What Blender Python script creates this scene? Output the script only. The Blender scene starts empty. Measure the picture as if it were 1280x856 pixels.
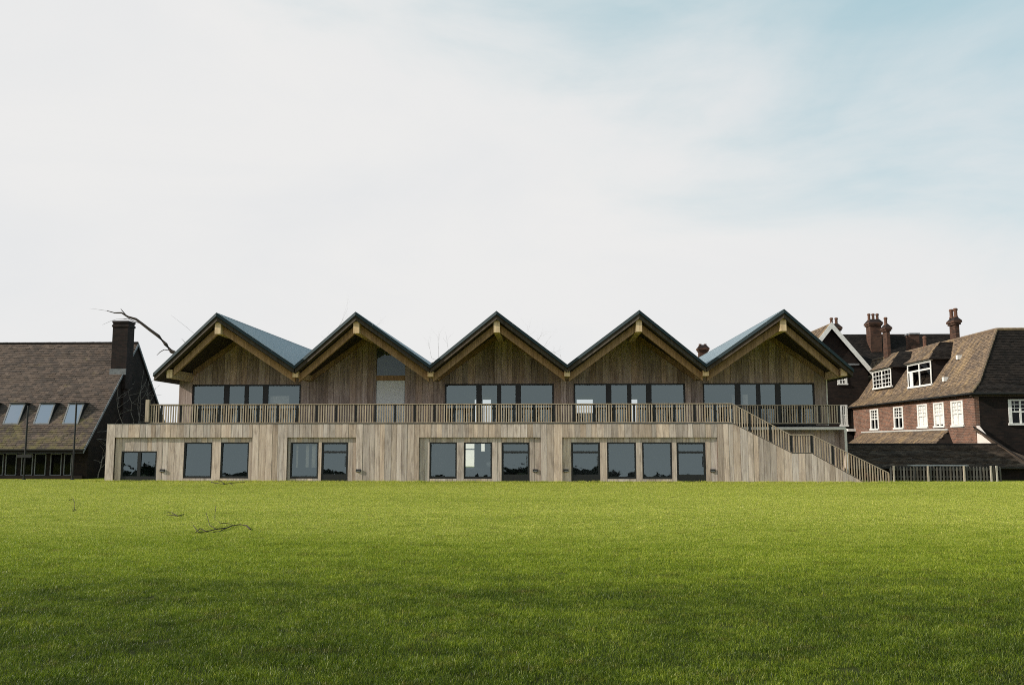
import bpy, bmesh, math, random
import numpy as np
from mathutils import Vector, Matrix
random.seed(7); rng = np.random.default_rng(7)
S = bpy.context.scene; COL = S.collection
R = math.radians

# ------------------------------------------------------------------ camera
FPX, EYE = 1100.0, 2.27                       # focal length in photo pixels, eye height in metres
PITCH = math.atan(125 / FPX); HEAD = math.atan(47 / FPX * math.cos(PITCH))
cd = bpy.data.cameras.new('camera'); cam = bpy.data.objects.new('camera', cd); COL.objects.link(cam)
cd.sensor_width = 36; cd.lens = FPX / 1280 * 36; cd.clip_start = .1; cd.clip_end = 3000
cam.location = (0, 0, EYE); cam.rotation_euler = (math.pi / 2 + PITCH, 0, HEAD)
S.camera = cam
_F = Vector((-math.sin(HEAD) * math.cos(PITCH), math.cos(HEAD) * math.cos(PITCH), math.sin(PITCH)))
_R = Vector((math.cos(HEAD), math.sin(HEAD), 0)); _U = _R.cross(_F)
def ray(u, v): return _F + _R * ((u - 640) / FPX) - _U * ((v - 428) / FPX)
def atY(u, v, Y): d = ray(u, v); return Vector((0, 0, EYE)) + d * (Y / d.y)
def gnd(u, v): d = ray(u, v); return Vector((0, 0, EYE)) + d * (-EYE / d.z)

# ------------------------------------------------------------------ light
SUN_EL, SUN_FRONT = 28, 14                    # sun low on the left, a little in front of the facade
tosun = Vector((-math.cos(R(SUN_EL)) * math.cos(R(SUN_FRONT)), -math.cos(R(SUN_EL)) * math.sin(R(SUN_FRONT)), math.sin(R(SUN_EL))))
sl = bpy.data.lights.new('sun', 'SUN'); sl.energy = 4.6; sl.angle = R(.7); sl.color = (1, .93, .82)
so = bpy.data.objects.new('sun', sl); COL.objects.link(so)
so.location = (-60, -20, 60); so.rotation_euler = tosun.to_track_quat('Z', 'Y').to_euler()
W = bpy.data.worlds.new('World'); S.world = W; W.use_nodes = True
def NT(t):
    t.nodes.clear()
    def n(kind, **kw):
        o = t.nodes.new(kind)
        for k, v in kw.items():
            if k.startswith('i_'):
                key = k[2:]; key = int(key) if key.isdigit() else key.replace('_', ' ')
                o.inputs[key].default_value = v
            else: setattr(o, k, v)
        return o
    return n, lambda a, b: t.links.new(a, b)
n, L = NT(W.node_tree)
sky = n('ShaderNodeTexSky', sky_type='NISHITA', sun_disc=False, sun_elevation=R(SUN_EL), sun_rotation=R(270 - SUN_FRONT), air_density=1.0, dust_density=1.5, ozone_density=1.2)
tc = n('ShaderNodeTexCoord')
sp = n('ShaderNodeSeparateXYZ'); L(tc.outputs['Generated'], sp.inputs[0])
mp = n('ShaderNodeMapping'); mp.inputs['Scale'].default_value = (1.0, 1.0, 2.6); mp.inputs['Rotation'].default_value = (0, R(-14), R(10)); L(tc.outputs['Generated'], mp.inputs[0])
n1 = n('ShaderNodeTexNoise', i_Scale=2.3, i_Detail=7.0, i_Roughness=.55, i_Distortion=.5); L(mp.outputs[0], n1.inputs[0])
mp2 = n('ShaderNodeMapping'); mp2.inputs['Scale'].default_value = (1.5, 1.5, 5.0); mp2.inputs['Rotation'].default_value = (0, R(-20), 0); L(tc.outputs['Generated'], mp2.inputs[0])
n2 = n('ShaderNodeTexNoise', i_Scale=2.0, i_Detail=8.0, i_Roughness=.6, i_Distortion=1.2); L(mp2.outputs[0], n2.inputs[0])
def math_(op, a, b=None, c=None):
    m = n('ShaderNodeMath', operation=op)
    for i, x in enumerate((a, b, c)):
        if x is None: continue
        if hasattr(x, 'name') and hasattr(x, 'links'): L(x, m.inputs[i])
        else: m.inputs[i].default_value = x
    return m.outputs[0]
s = math_('MULTIPLY_ADD', sp.outputs[2], 1.15, math_('MULTIPLY', sp.outputs[0], .55))
s = math_('MULTIPLY_ADD', math_('SUBTRACT', n1.outputs[0], .5), .70, s)
s = math_('MULTIPLY_ADD', math_('SUBTRACT', n2.outputs[0], .5), .15, s)
mr = n('ShaderNodeMapRange', interpolation_type='SMOOTHSTEP', i_From_Min=.34, i_From_Max=.80, i_To_Min=0.0, i_To_Max=.92); L(s, mr.inputs[0])
# thin cloud veil: nearly white, a little uneven
cr = n('ShaderNodeValToRGB'); L(n1.outputs[0], cr.inputs[0])
cr.color_ramp.elements[0].position = .22; cr.color_ramp.elements[0].color = (7.75, 7.9, 8.05, 1)
cr.color_ramp.elements[1].position = .56; cr.color_ramp.elements[1].color = (8.38, 8.36, 8.3, 1)
sb = n('ShaderNodeMix', data_type='RGBA'); sb.inputs[0].default_value = .62        # clear sky seen through thin haze
L(sky.outputs[0], sb.inputs[6]); sb.inputs[7].default_value = (5.0, 7.9, 8.5, 1)
mx = n('ShaderNodeMix', data_type='RGBA'); L(mr.outputs[0], mx.inputs[0]); L(cr.outputs[0], mx.inputs[6]); L(sb.outputs[2], mx.inputs[7])
bg = n('ShaderNodeBackground', i_Strength=.10); L(mx.outputs[2], bg.inputs[0])
wo = n('ShaderNodeOutputWorld'); L(bg.outputs[0], wo.inputs[0])
S.view_settings.view_transform = 'Standard'; S.view_settings.look = 'None'; S.view_settings.exposure = 0; S.view_settings.gamma = 1
S.cycles.use_denoising = False; S.cycles.pixel_filter_type = 'BLACKMAN_HARRIS'; S.cycles.filter_width = 1.0; S.cycles.max_bounces = 8; S.cycles.transparent_max_bounces = 12

# ------------------------------------------------------------------ materials
def mat(name, build):
    m = bpy.data.materials.new(name); m.use_nodes = True
    n, L = NT(m.node_tree)
    out = n('ShaderNodeOutputMaterial'); sh = build(n, L); L(sh, out.inputs[0]); return m
def ramp(n, stops):
    c = n('ShaderNodeValToRGB'); e = c.color_ramp.elements
    while len(e) < len(stops): e.new(.5)
    for el, (p, col) in zip(e, stops): el.position = p; el.color = (*col, 1)
    return c
def principled(n, L, col, rough=.8, spec=.3, bump=None, metallic=0.0):
    p = n('ShaderNodeBsdfPrincipled'); p.inputs['Roughness'].default_value = rough
    p.inputs['Specular IOR Level'].default_value = spec; p.inputs['Metallic'].default_value = metallic
    if hasattr(col, 'links'): L(col, p.inputs[0])
    else: p.inputs[0].default_value = (*col, 1)
    if bump: L(bump, p.inputs['Normal'])
    return p.outputs[0]
def bump(n, L, h, strength=.4, dist=.02):
    b = n('ShaderNodeBump', i_Strength=strength, i_Distance=dist); L(h, b.inputs['Height']); return b.outputs[0]
def objcoord(n, L, scale, rnd=True):
    tc = n('ShaderNodeTexCoord'); v = tc.outputs['Object']
    if rnd:
        oi = n('ShaderNodeObjectInfo')
        mu = n('ShaderNodeMath', operation='MULTIPLY'); L(oi.outputs['Random'], mu.inputs[0]); mu.inputs[1].default_value = 90.0
        va = n('ShaderNodeVectorMath', operation='ADD'); L(v, va.inputs[0]); L(mu.outputs[0], va.inputs[1]); v = va.outputs[0]
    mp = n('ShaderNodeMapping'); mp.inputs['Scale'].default_value = scale; L(v, mp.inputs[0]); return mp.outputs[0]
def mixc(n, L, fac, a, b, blend='MIX'):
    m = n('ShaderNodeMix', data_type='RGBA', blend_type=blend)
    for i, x in ((0, fac), (6, a), (7, b)):
        if hasattr(x, 'links'): L(x, m.inputs[i])
        elif isinstance(x, tuple): m.inputs[i].default_value = (*x, 1)
        else: m.inputs[i].default_value = x
    return m.outputs[2]
def wood(stops, grain=1.0, rough=.8, tone=(.62, 1.18)):
    def f(n, L):
        v = objcoord(n, L, (9, 9, .55)); g = n('ShaderNodeTexNoise', i_Scale=1.0, i_Detail=6.0, i_Roughness=.62, i_Distortion=.4); L(v, g.inputs[0])
        c = ramp(n, stops); L(g.outputs[0], c.inputs[0])
        v2 = objcoord(n, L, (42, 42, 1.1)); g2 = n('ShaderNodeTexNoise', i_Scale=1.0, i_Detail=3.0); L(v2, g2.inputs[0])
        r2 = ramp(n, [(.3, (.74, .72, .70)), (.62, (1.08, 1.07, 1.05))]); L(g2.outputs[0], r2.inputs[0])
        col = mixc(n, L, 1.0, c.outputs[0], r2.outputs[0], 'MULTIPLY')
        v3 = objcoord(n, L, (3.0, 3.0, .8)); g3 = n('ShaderNodeTexNoise', i_Scale=1.0, i_Detail=4.0, i_Roughness=.7); L(v3, g3.inputs[0])
        r3 = ramp(n, [(.34, (.52, .50, .49)), (.5, (1, 1, 1))]); L(g3.outputs[0], r3.inputs[0])
        col = mixc(n, L, .62, col, r3.outputs[0], 'MULTIPLY')
        oi = n('ShaderNodeObjectInfo'); mr = n('ShaderNodeMapRange', i_To_Min=tone[0], i_To_Max=tone[1]); L(oi.outputs['Random'], mr.inputs[0])
        vm = n('ShaderNodeVectorMath', operation='SCALE'); L(col, vm.inputs[0]); L(mr.outputs[0], vm.inputs['Scale'])
        # some boards are warmer, some greyer
        wv = n('ShaderNodeMath', operation='FRACT'); w2 = n('ShaderNodeMath', operation='MULTIPLY'); L(oi.outputs['Random'], w2.inputs[0]); w2.inputs[1].default_value = 17.3; L(w2.outputs[0], wv.inputs[0])
        tint = ramp(n, [(0, (1.06, .97, .86)), (.5, (1, 1, 1)), (1, (.96, .99, 1.03))]); L(wv.outputs[0], tint.inputs[0])
        col = mixc(n, L, .8, vm.outputs[0], tint.outputs[0], 'MULTIPLY')
        return principled(n, L, col, rough, .2, bump(n, L, g2.outputs[0], .35 * grain, .01))
    return f
M = {}
M['clad'] = mat('weathered_cladding', wood([(.28, (.43, .345, .298)), (.5, (.59, .495, .437)), (.72, (.71, .62, .56))], tone=(.74, 1.14)))
M['core'] = mat('cladding_batten', wood([(.3, (.12, .088, .068)), (.7, (.20, .15, .12))]))
M['clad_upper'] = mat('shaded_cladding', wood([(.30, (.32, .235, .202)), (.5, (.50, .388, .342)), (.70, (.64, .52, .465))]))  # darker, browner copy of the cladding: overhang shade put into the colour
M['timber_pale'] = mat('pale_glulam', wood([(.3, (.68, .49, .29)), (.7, (.82, .63, .41))], .5, .7, (.92, 1.06)))
M['timber'] = mat('brown_glulam', wood([(.3, (.30, .19, .105)), (.7, (.45, .30, .18))], .5, .7, (.9, 1.1)))
M['rail'] = mat('railing_timber', wood([(.3, (.37, .295, .225)), (.7, (.53, .44, .345))], .5, .7, (.8, 1.15)))
M['picket'] = mat('old_picket_wood', wood([(.3, (.06, .056, .052)), (.7, (.15, .142, .13))], .6, .9, (.6, 1.3)))
M['pale_post'] = mat('pale_post_wood', wood([(.3, (.40, .37, .31)), (.7, (.56, .52, .45))], .6, .9, (.9, 1.1)))
M['dark_frame'] = mat('black_aluminium', lambda n, L: principled(n, L, (.012, .013, .015), .45, .4))
M['black_steel'] = mat('black_steel', lambda n, L: principled(n, L, (.014, .014, .014), .5, .4))
M['soffit'] = mat('dark_soffit', wood([(.3, (.05, .043, .036)), (.7, (.09, .074, .06))], .3, .8, (.9, 1.1)))
M['white'] = mat('white_paint', lambda n, L: principled(n, L, (.84, .84, .82), .5, .4))
def f_weather(base, dark, sc=6.0, rough=.8):
    def f(n, L):
        v = objcoord(n, L, (1, 1, 1)); g = n('ShaderNodeTexNoise', i_Scale=sc, i_Detail=6.0, i_Roughness=.65); L(v, g.inputs[0])
        c = ramp(n, [(.35, dark), (.65, base)]); L(g.outputs[0], c.inputs[0])
        return principled(n, L, c.outputs[0], rough, .3, bump(n, L, g.outputs[0], .3, .01))
    return f
M['white_old'] = mat('weathered_white_paint', f_weather((.80, .79, .76), (.62, .61, .58)))
M['interior'] = mat('grey_plaster', f_weather((.30, .31, .32), (.26, .27, .28), 2.0))
M['interior_dark'] = mat('dark_floor', f_weather((.10, .095, .09), (.08, .075, .07), 2.0))
M['plaster_pale'] = mat('pale_plaster', f_weather((.74, .66, .60), (.68, .60, .55), 2.0))
M['cream'] = mat('cream_paint', f_weather((.76, .71, .65), (.64, .59, .53), 5.0))
M['concrete'] = mat('pale_concrete', f_weather((.52, .51, .48), (.40, .39, .37), 3.0))
M['lead'] = mat('lead_flashing', f_weather((.20, .21, .22), (.12, .125, .13), 4.0, .6))
M['terracotta'] = mat('terracotta', f_weather((.16, .075, .047), (.07, .038, .026), 9.0))
def f_glass(refl, tintc, gl, rough=.015):
    def f(n, L):
        tr = n('ShaderNodeBsdfTransparent'); tr.inputs[0].default_value = (*tintc, 1)
        gs = n('ShaderNodeBsdfGlossy', i_Roughness=rough); gs.inputs[0].default_value = (*gl, 1)
        tc = n('ShaderNodeTexCoord'); wv = n('ShaderNodeTexNoise', i_Scale=.9, i_Detail=2.0); L(tc.outputs['Object'], wv.inputs[0]); L(bump(n, L, wv.outputs[0], .5, .009), gs.inputs['Normal'])
        fr = n('ShaderNodeFresnel', i_IOR=1.5)
        ad = n('ShaderNodeMath', operation='ADD', use_clamp=True); L(fr.outputs[0], ad.inputs[0]); ad.inputs[1].default_value = refl
        ms = n('ShaderNodeMixShader'); L(ad.outputs[0], ms.inputs[0]); L(tr.outputs[0], ms.inputs[1]); L(gs.outputs[0], ms.inputs[2])
        return ms.outputs[0]
    return f
M['glass'] = mat('coated_glass', f_glass(.17, (.78, .82, .82), (.56, .70, .74)))
M['glass_house'] = mat('old_window_glass', f_glass(.0, (.42, .44, .46), (.35, .38, .42), .03))
M['glass_gable'] = mat('dim_glass', f_glass(.03, (.7, .72, .72), (.5, .6, .65)))
M['glass_clear'] = mat('clear_glass', f_glass(.0, (.96, .96, .96), (.8, .8, .8), .03))
M['glass_sky'] = mat('skylight_glass', f_glass(.45, (.3, .32, .35), (.74, .80, .90), .02))
def f_frost(n, L):
    v = objcoord(n, L, (38, 38, 38)); g = n('ShaderNodeTexVoronoi', i_Scale=1.0); L(v, g.inputs[0])
    c = ramp(n, [(.1, (.30, .30, .30)), (.5, (.74, .75, .74))]); L(g.outputs[0], c.inputs[0])
    return principled(n, L, c.outputs[0], .35, .5)
M['mesh_screen'] = mat('perforated_grey_screen', f_frost)
def f_metalroof(n, L):
    v = objcoord(n, L, (1, 1, 1)); g = n('ShaderNodeTexNoise', i_Scale=1.6, i_Detail=5.0); L(v, g.inputs[0])
    c = ramp(n, [(.3, (.10, .165, .20)), (.7, (.15, .225, .265))]); L(g.outputs[0], c.inputs[0])
    rr = n('ShaderNodeMapRange', i_To_Min=.32, i_To_Max=.5); L(g.outputs[0], rr.inputs[0])
    p = n('ShaderNodeBsdfPrincipled'); L(c.outputs[0], p.inputs[0]); L(rr.outputs[0], p.inputs['Roughness']); p.inputs['Metallic'].default_value = .5
    return p.outputs[0]
M['dark_metal'] = mat('dark_teal_metal', lambda n, L: principled(n, L, (.022, .036, .042), .5, .3, None, .3))
M['seam_metal'] = mat('pale_seam_metal', lambda n, L: principled(n, L, (.46, .53, .57), .45, .4, None, .3))
M['metal_roof'] = mat('blue_grey_roof_metal', f_metalroof)
def f_tile(stops, moss=None, dirt=.5, rough=.9, streak=False, low=False, tv=.55, nv=1.3):
    def f(n, L):
        at = n('ShaderNodeAttribute', attribute_name='tone')
        tc = n('ShaderNodeTexCoord'); g = n('ShaderNodeTexNoise', i_Scale=.55, i_Detail=8.0, i_Roughness=.7); L(tc.outputs['Object'], g.inputs[0])
        ad = n('ShaderNodeMath', operation='MULTIPLY_ADD'); L(at.outputs['Fac'], ad.inputs[0]); ad.inputs[1].default_value = tv
        mm = n('ShaderNodeMath', operation='MULTIPLY_ADD'); L(g.outputs[0], mm.inputs[0]); mm.inputs[1].default_value = nv; mm.inputs[2].default_value = .5 - nv * .5 - tv * .5; L(mm.outputs[0], ad.inputs[2])
        c = ramp(n, stops); L(ad.outputs[0], c.inputs[0]); col = c.outputs[0]
        g3 = n('ShaderNodeTexNoise', i_Scale=9.0, i_Detail=5.0, i_Roughness=.7); L(tc.outputs['Object'], g3.inputs[0])
        r3 = ramp(n, [(.3, (.55, .55, .56)), (.65, (1.1, 1.1, 1.08))]); L(g3.outputs[0], r3.inputs[0])
        col = mixc(n, L, dirt, col, r3.outputs[0], 'MULTIPLY')
        if moss:
            g2 = n('ShaderNodeTexNoise', i_Scale=1.1, i_Detail=7.0, i_Roughness=.75); L(tc.outputs['Object'], g2.inputs[0])
            if streak:                              # lichen runs down the slope in stripes
                mp = n('ShaderNodeMapping'); mp.inputs['Scale'].default_value = (.22, 1.3, .22); L(tc.outputs['Object'], mp.inputs[0]); L(mp.outputs[0], g2.inputs[0])
            r2 = ramp(n, [(.50, (0, 0, 0)), (.70, (.9, .9, .9))]); src = g2.outputs[0]
            if low:                                 # moss grows where the lower slope stays damp
                sp = n('ShaderNodeSeparateXYZ'); L(tc.outputs['Object'], sp.inputs[0])
                mr = n('ShaderNodeMapRange', i_From_Min=2.0, i_From_Max=5.2, i_To_Min=.07, i_To_Max=-.10); L(sp.outputs[2], mr.inputs[0])
                sm = n('ShaderNodeMath', operation='ADD'); L(src, sm.inputs[0]); L(mr.outputs[0], sm.inputs[1]); src = sm.outputs[0]
            L(src, r2.inputs[0])
            col = mixc(n, L, r2.outputs[0], col, moss)
        return principled(n, L, col, rough, .2, bump(n, L, g3.outputs[0], .4, .01))
    return f
M['tile_brown'] = mat('mossy_clay_tiles', f_tile([(.0, (.045, .037, .034)), (.35, (.085, .066, .056)), (.6, (.13, .094, .075)), (1, (.22, .165, .13))], (.17, .145, .05), low=True, tv=.4, nv=.8))
M['tile_lit'] = mat('lit_lichen_tiles', f_tile([(.0, (.075, .058, .046)), (.4, (.155, .115, .088)), (.7, (.24, .17, .112)), (1, (.38, .265, .16))], (.40, .275, .14), streak=True, nv=.9))  # sunlit copy of the tiles, sun put into the colour; lichen streaks on top
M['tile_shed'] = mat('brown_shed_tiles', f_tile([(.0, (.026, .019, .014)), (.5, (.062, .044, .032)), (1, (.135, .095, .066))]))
M['tile_shaded'] = mat('shaded_clay_tiles', f_tile([(.0, (.007, .006, .0055)), (.5, (.017, .013, .011)), (1, (.036, .027, .022))]))  # shaded copy of the clay tiles, shade put into the colour
def f_brick(a, b, mortar, sc=1.0):
    def f(n, L):
        tc = n('ShaderNodeTexCoord'); sp = n('ShaderNodeSeparateXYZ'); L(tc.outputs['Object'], sp.inputs[0])
        ad = n('ShaderNodeMath', operation='ADD'); L(sp.outputs[0], ad.inputs[0]); L(sp.outputs[1], ad.inputs[1])
        cb = n('ShaderNodeCombineXYZ'); L(ad.outputs[0], cb.inputs[0]); L(sp.outputs[2], cb.inputs[1])
        bk = n('ShaderNodeTexBrick', i_Scale=1.0, i_Mortar_Size=.008, i_Brick_Width=.225 * sc, i_Row_Height=.075 * sc, i_Bias=0.0)
        bk.inputs['Color1'].default_value = (*a, 1); bk.inputs['Color2'].default_value = (*b, 1); bk.inputs['Mortar'].default_value = (*mortar, 1); L(cb.outputs[0], bk.inputs[0])
        g = n('ShaderNodeTexNoise', i_Scale=1.2, i_Detail=8.0, i_Roughness=.7); L(tc.outputs['Object'], g.inputs[0])
        r = ramp(n, [(.3, (.55, .52, .5)), (.66, (1.15, 1.1, 1.05))]); L(g.outputs[0], r.inputs[0])
        col = mixc(n, L, .85, bk.outputs[0], r.outputs[0], 'MULTIPLY')
        return principled(n, L, col, .9, .2, bump(n, L, bk.outputs['Fac'], -.4, .01))
    return f
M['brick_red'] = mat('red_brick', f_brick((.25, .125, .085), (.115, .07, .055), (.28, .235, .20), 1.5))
M['brick_shaded'] = mat('shaded_brick', f_brick((.026, .017, .014), (.012, .0095, .009), (.02, .018, .017), 1.5))  # brick darkened to paint the shade on faces turned from the sun
M['brick_chimney'] = mat('chimney_brick', f_brick((.115, .058, .040), (.048, .029, .023), (.08, .063, .05), 1.4))
M['brick_black'] = mat('blackish_brick', f_brick((.035, .022, .02), (.016, .013, .013), (.03, .026, .024), 1.4))  # near-black brick of the left chimney and the other chimney tops
M['bark'] = mat('bark', f_weather((.062, .046, .036), (.026, .02, .016), 14.0, .95))
M['twig_pale'] = mat('pale_twig', f_weather((.34, .30, .26), (.22, .19, .165), 14.0, .95))
M['hedge'] = mat('conifer_foliage', f_weather((.022, .035, .014), (.012, .02, .008), 2.0, .9))
def f_grass_common(n, L):
    geo = n('ShaderNodeNewGeometry'); sp = n('ShaderNodeSeparateXYZ'); L(geo.outputs['Position'], sp.inputs[0])
    def nz(sc, detail=5.0, rough=.6):
        mp = n('ShaderNodeMapping'); mp.inputs['Scale'].default_value = (*sc, 0); L(geo.outputs['Position'], mp.inputs[0])
        g = n('ShaderNodeTexNoise', i_Scale=1.0, i_Detail=detail, i_Roughness=rough); L(mp.outputs[0], g.inputs[0]); return g.outputs[0]
    def add(x, k, y):
        a = n('ShaderNodeMath', operation='MULTIPLY_ADD'); L(x, a.inputs[0]); a.inputs[1].default_value = k
        if hasattr(y, 'links'): L(y, a.inputs[2])
        else: a.inputs[2].default_value = y
        return a.outputs[0]
    # grass yellows towards the pavilion; the dark foreground is shade painted into the colour
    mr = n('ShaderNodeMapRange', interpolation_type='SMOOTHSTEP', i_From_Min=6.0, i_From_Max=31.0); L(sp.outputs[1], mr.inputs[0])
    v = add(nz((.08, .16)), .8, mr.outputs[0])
    v = add(nz((.012, .42), 3.0), .25, v)                # faint mowing bands
    v = add(nz((1.0, 1.3), 5.0, .65), .95, v)
    v = add(nz((4.5, 6.0), 3.0, .6), .55, v)
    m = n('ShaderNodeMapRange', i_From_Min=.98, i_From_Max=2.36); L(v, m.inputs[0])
    th = n('ShaderNodeMapRange', i_From_Min=.54, i_From_Max=.70); L(nz((1.7, 2.3), 6.0, .7), th.inputs[0])
    return m.outputs[0], th.outputs[0]
def f_blade(n, L):
    fac, th = f_grass_common(n, L)
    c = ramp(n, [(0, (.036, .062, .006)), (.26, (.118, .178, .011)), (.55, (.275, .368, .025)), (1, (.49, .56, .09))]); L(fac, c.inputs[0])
    br = n('ShaderNodeMath', operation='MULTIPLY'); L(th, br.inputs[0]); br.inputs[1].default_value = .5
    at = n('ShaderNodeAttribute', attribute_name='tone')
    t = ramp(n, [(0, (.22, .28, .22)), (.5, (.92, .92, .85)), (.84, (1.35, 1.22, 1.1)), (.93, (2.0, 1.55, 2.6)), (1, (2.6, 1.9, 6.0))]); L(at.outputs['Fac'], t.inputs[0])  # random tone per blade; the brightest stops paint glints
    col = mixc(n, L, br.outputs[0], c.outputs[0], (.17, .125, .035))
    col = mixc(n, L, 1.0, col, t.outputs[0], 'MULTIPLY')
    d = n('ShaderNodeBsdfPrincipled', i_Roughness=.4); L(col, d.inputs[0]); d.inputs['Specular IOR Level'].default_value = .28
    tl = n('ShaderNodeBsdfTranslucent'); L(col, tl.inputs[0])
    ms = n('ShaderNodeMixShader'); ms.inputs[0].default_value = .38; L(d.outputs[0], ms.inputs[1]); L(tl.outputs[0], ms.inputs[2])
    return ms.outputs[0]
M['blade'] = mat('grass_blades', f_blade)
def f_turf(n, L):
    fac, th = f_grass_common(n, L)
    c = ramp(n, [(0, (.014, .018, .005)), (.35, (.045, .055, .009)), (1, (.28, .30, .035))]); L(fac, c.inputs[0])  # near stops darkened for foreground shade and the gaps between blades
    geo = n('ShaderNodeNewGeometry'); g = n('ShaderNodeTexNoise', i_Scale=22.0, i_Detail=5.0, i_Roughness=.7); L(geo.outputs['Position'], g.inputs[0])
    r = ramp(n, [(.3, (.6, .6, .6)), (.7, (1.15, 1.15, 1.1))]); L(g.outputs[0], r.inputs[0])
    return principled(n, L, mixc(n, L, 1.0, c.outputs[0], r.outputs[0], 'MULTIPLY'), .9, .1, bump(n, L, g.outputs[0], .6, .04))
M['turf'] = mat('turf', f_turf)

# ------------------------------------------------------------------ builders
def wl(o):
    v = Vector((0, 0, 0))
    while o: v += o.location; o = o.parent
    return v
class B:
    def __init__(s): s.v = []; s.f = []; s.t = []; s.mi = []
    def add(s, vs, fs, tone=None, mi=0):
        k = len(s.v); s.v += [tuple(x) for x in vs]
        for f in fs: s.f.append(tuple(i + k for i in f)); s.t.append(random.random() if tone is None else tone); s.mi.append(mi)
        return s
    def box(s, x0, x1, y0, y1, z0, z1, mi=0):
        s.add([(x0, y0, z0), (x1, y0, z0), (x1, y1, z0), (x0, y1, z0), (x0, y0, z1), (x1, y0, z1), (x1, y1, z1), (x0, y1, z1)],
              [(0, 3, 2, 1), (4, 5, 6, 7), (0, 1, 5, 4), (1, 2, 6, 5), (2, 3, 7, 6), (3, 0, 4, 7)], mi=mi); return s
    def xz(s, poly, y0, y1, mi=0):                # outline in the facade plane given a depth (counter-clockwise seen from the front)
        k = len(poly); vs = [(x, y0, z) for x, z in poly] + [(x, y1, z) for x, z in poly]
        fs = [tuple(range(k)), tuple(range(2 * k - 1, k - 1, -1))] + [(i, i + k, (i + 1) % k + k, (i + 1) % k) for i in range(k)]
        s.add(vs, fs, mi=mi); return s
    def yz(s, poly, x0, x1, mi=0):
        k = len(poly); vs = [(x0, y, z) for y, z in poly] + [(x1, y, z) for y, z in poly]
        fs = [tuple(range(k)), tuple(range(2 * k - 1, k - 1, -1))] + [(i, i + k, (i + 1) % k + k, (i + 1) % k) for i in range(k)]
        s.add(vs, fs, mi=mi); return s
    def slab(s, quad, d, mi=0):                   # polygon thickened downwards by vector d
        k = len(quad); q = [Vector(p) for p in quad]; d = Vector(d)
        vs = q + [p + d for p in q]
        fs = [tuple(range(k)), tuple(range(2 * k - 1, k - 1, -1))] + [(i, i + k, (i + 1) % k + k, (i + 1) % k) for i in range(k)]
        s.add(vs, fs, mi=mi); return s
    def tube(s, pts, rad, k=5):
        pts = [Vector(p) for p in pts]; rings = []
        base = len(s.v)
        for i, p in enumerate(pts):
            d = (pts[min(i + 1, len(pts) - 1)] - pts[max(i - 1, 0)]).normalized()
            a = d.orthogonal().normalized(); b = d.cross(a)
            r = rad[i] if isinstance(rad, (list, tuple)) else rad
            for j in range(k):
                an = 2 * math.pi * j / k; s.v.append(tuple(p + a * (r * math.cos(an)) + b * (r * math.sin(an))))
        for i in range(len(pts) - 1):
            for j in range(k):
                s.f.append((base + i * k + j, base + i * k + (j + 1) % k, base + (i + 1) * k + (j + 1) % k, base + (i + 1) * k + j)); s.t.append(.5); s.mi.append(0)
        s.f.append(tuple(base + j for j in range(k))[::-1]); s.t.append(.5); s.mi.append(0)
        e = base + (len(pts) - 1) * k; s.f.append(tuple(e + j for j in range(k))); s.t.append(.5); s.mi.append(0)
        return s
    def lathe(s, c, prof, k=10):
        base = len(s.v)
        for r, z in prof:
            for j in range(k):
                an = 2 * math.pi * j / k; s.v.append((c[0] + r * math.cos(an), c[1] + r * math.sin(an), c[2] + z))
        for i in range(len(prof) - 1):
            for j in range(k):
                s.f.append((base + i * k + j, base + i * k + (j + 1) % k, base + (i + 1) * k + (j + 1) % k, base + (i + 1) * k + j)); s.t.append(.5); s.mi.append(0)
        s.f.append(tuple(base + j for j in range(k))[::-1]); e = base + (len(prof) - 1) * k; s.f.append(tuple(e + j for j in range(k))); s.t += [.5, .5]; s.mi += [0, 0]
        return s
    def tiles(s, O, U, V, tw, th, inside=None, lift=.035):   # lapped tiles on a slope: O corner at the eaves, U along, V up the slope
        O, U, V = Vector(O), Vector(U), Vector(V); lu, lv = U.length, V.length; u, v = U / lu, V / lv; nn = u.cross(v)
        if nn.z < 0: nn = -nn
        nu, nv = max(1, round(lu / tw)), max(1, round(lv / th)); du, dv = lu / nu, lv / nv
        for j in range(nv):
            off = .5 * du if j % 2 else 0
            for i in range(nu + (1 if off else 0)):
                a, b = max(0, i * du - off), min(lu, (i + 1) * du - off)
                if b - a < .02: continue
                if inside and not inside(((a + b) / 2) / lu, ((j + .5) * dv) / lv): continue
                l0 = lift * random.uniform(.6, 1.35); dx = random.uniform(-.006, .006)
                p = [O + u * (a + .004 + dx) + v * (j * dv) + nn * l0, O + u * (b - .004 + dx) + v * (j * dv + random.uniform(-.012, .012)) + nn * l0 * random.uniform(.8, 1.2),
                     O + u * (b - .004 + dx) + v * ((j + 1) * dv + .02) + nn * .004, O + u * (a + .004 + dx) + v * ((j + 1) * dv + .02) + nn * .004]
                q = [p[0] - nn * l0, p[1] - nn * l0]
                s.add(p + q, [(0, 1, 2, 3), (4, 5, 1, 0)], random.random())
        return s
    def build(s, name, m, parent=None, **props):
        me = bpy.data.meshes.new(name); off = wl(parent) if parent else Vector((0, 0, 0))
        me.from_pydata([(x - off.x, y - off.y, z - off.z) for x, y, z in s.v], [], s.f)
        for k in (m if isinstance(m, (list, tuple)) else [m]): me.materials.append(M[k])
        if any(s.mi): me.polygons.foreach_set('material_index', s.mi)
        at = me.attributes.new('tone', 'FLOAT', 'FACE'); at.data.foreach_set('value', s.t)
        me.update(); o = bpy.data.objects.new(name, me); COL.objects.link(o)
        if parent: o.parent = parent
        for k, v in props.items(): o[k] = v
        return o
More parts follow.
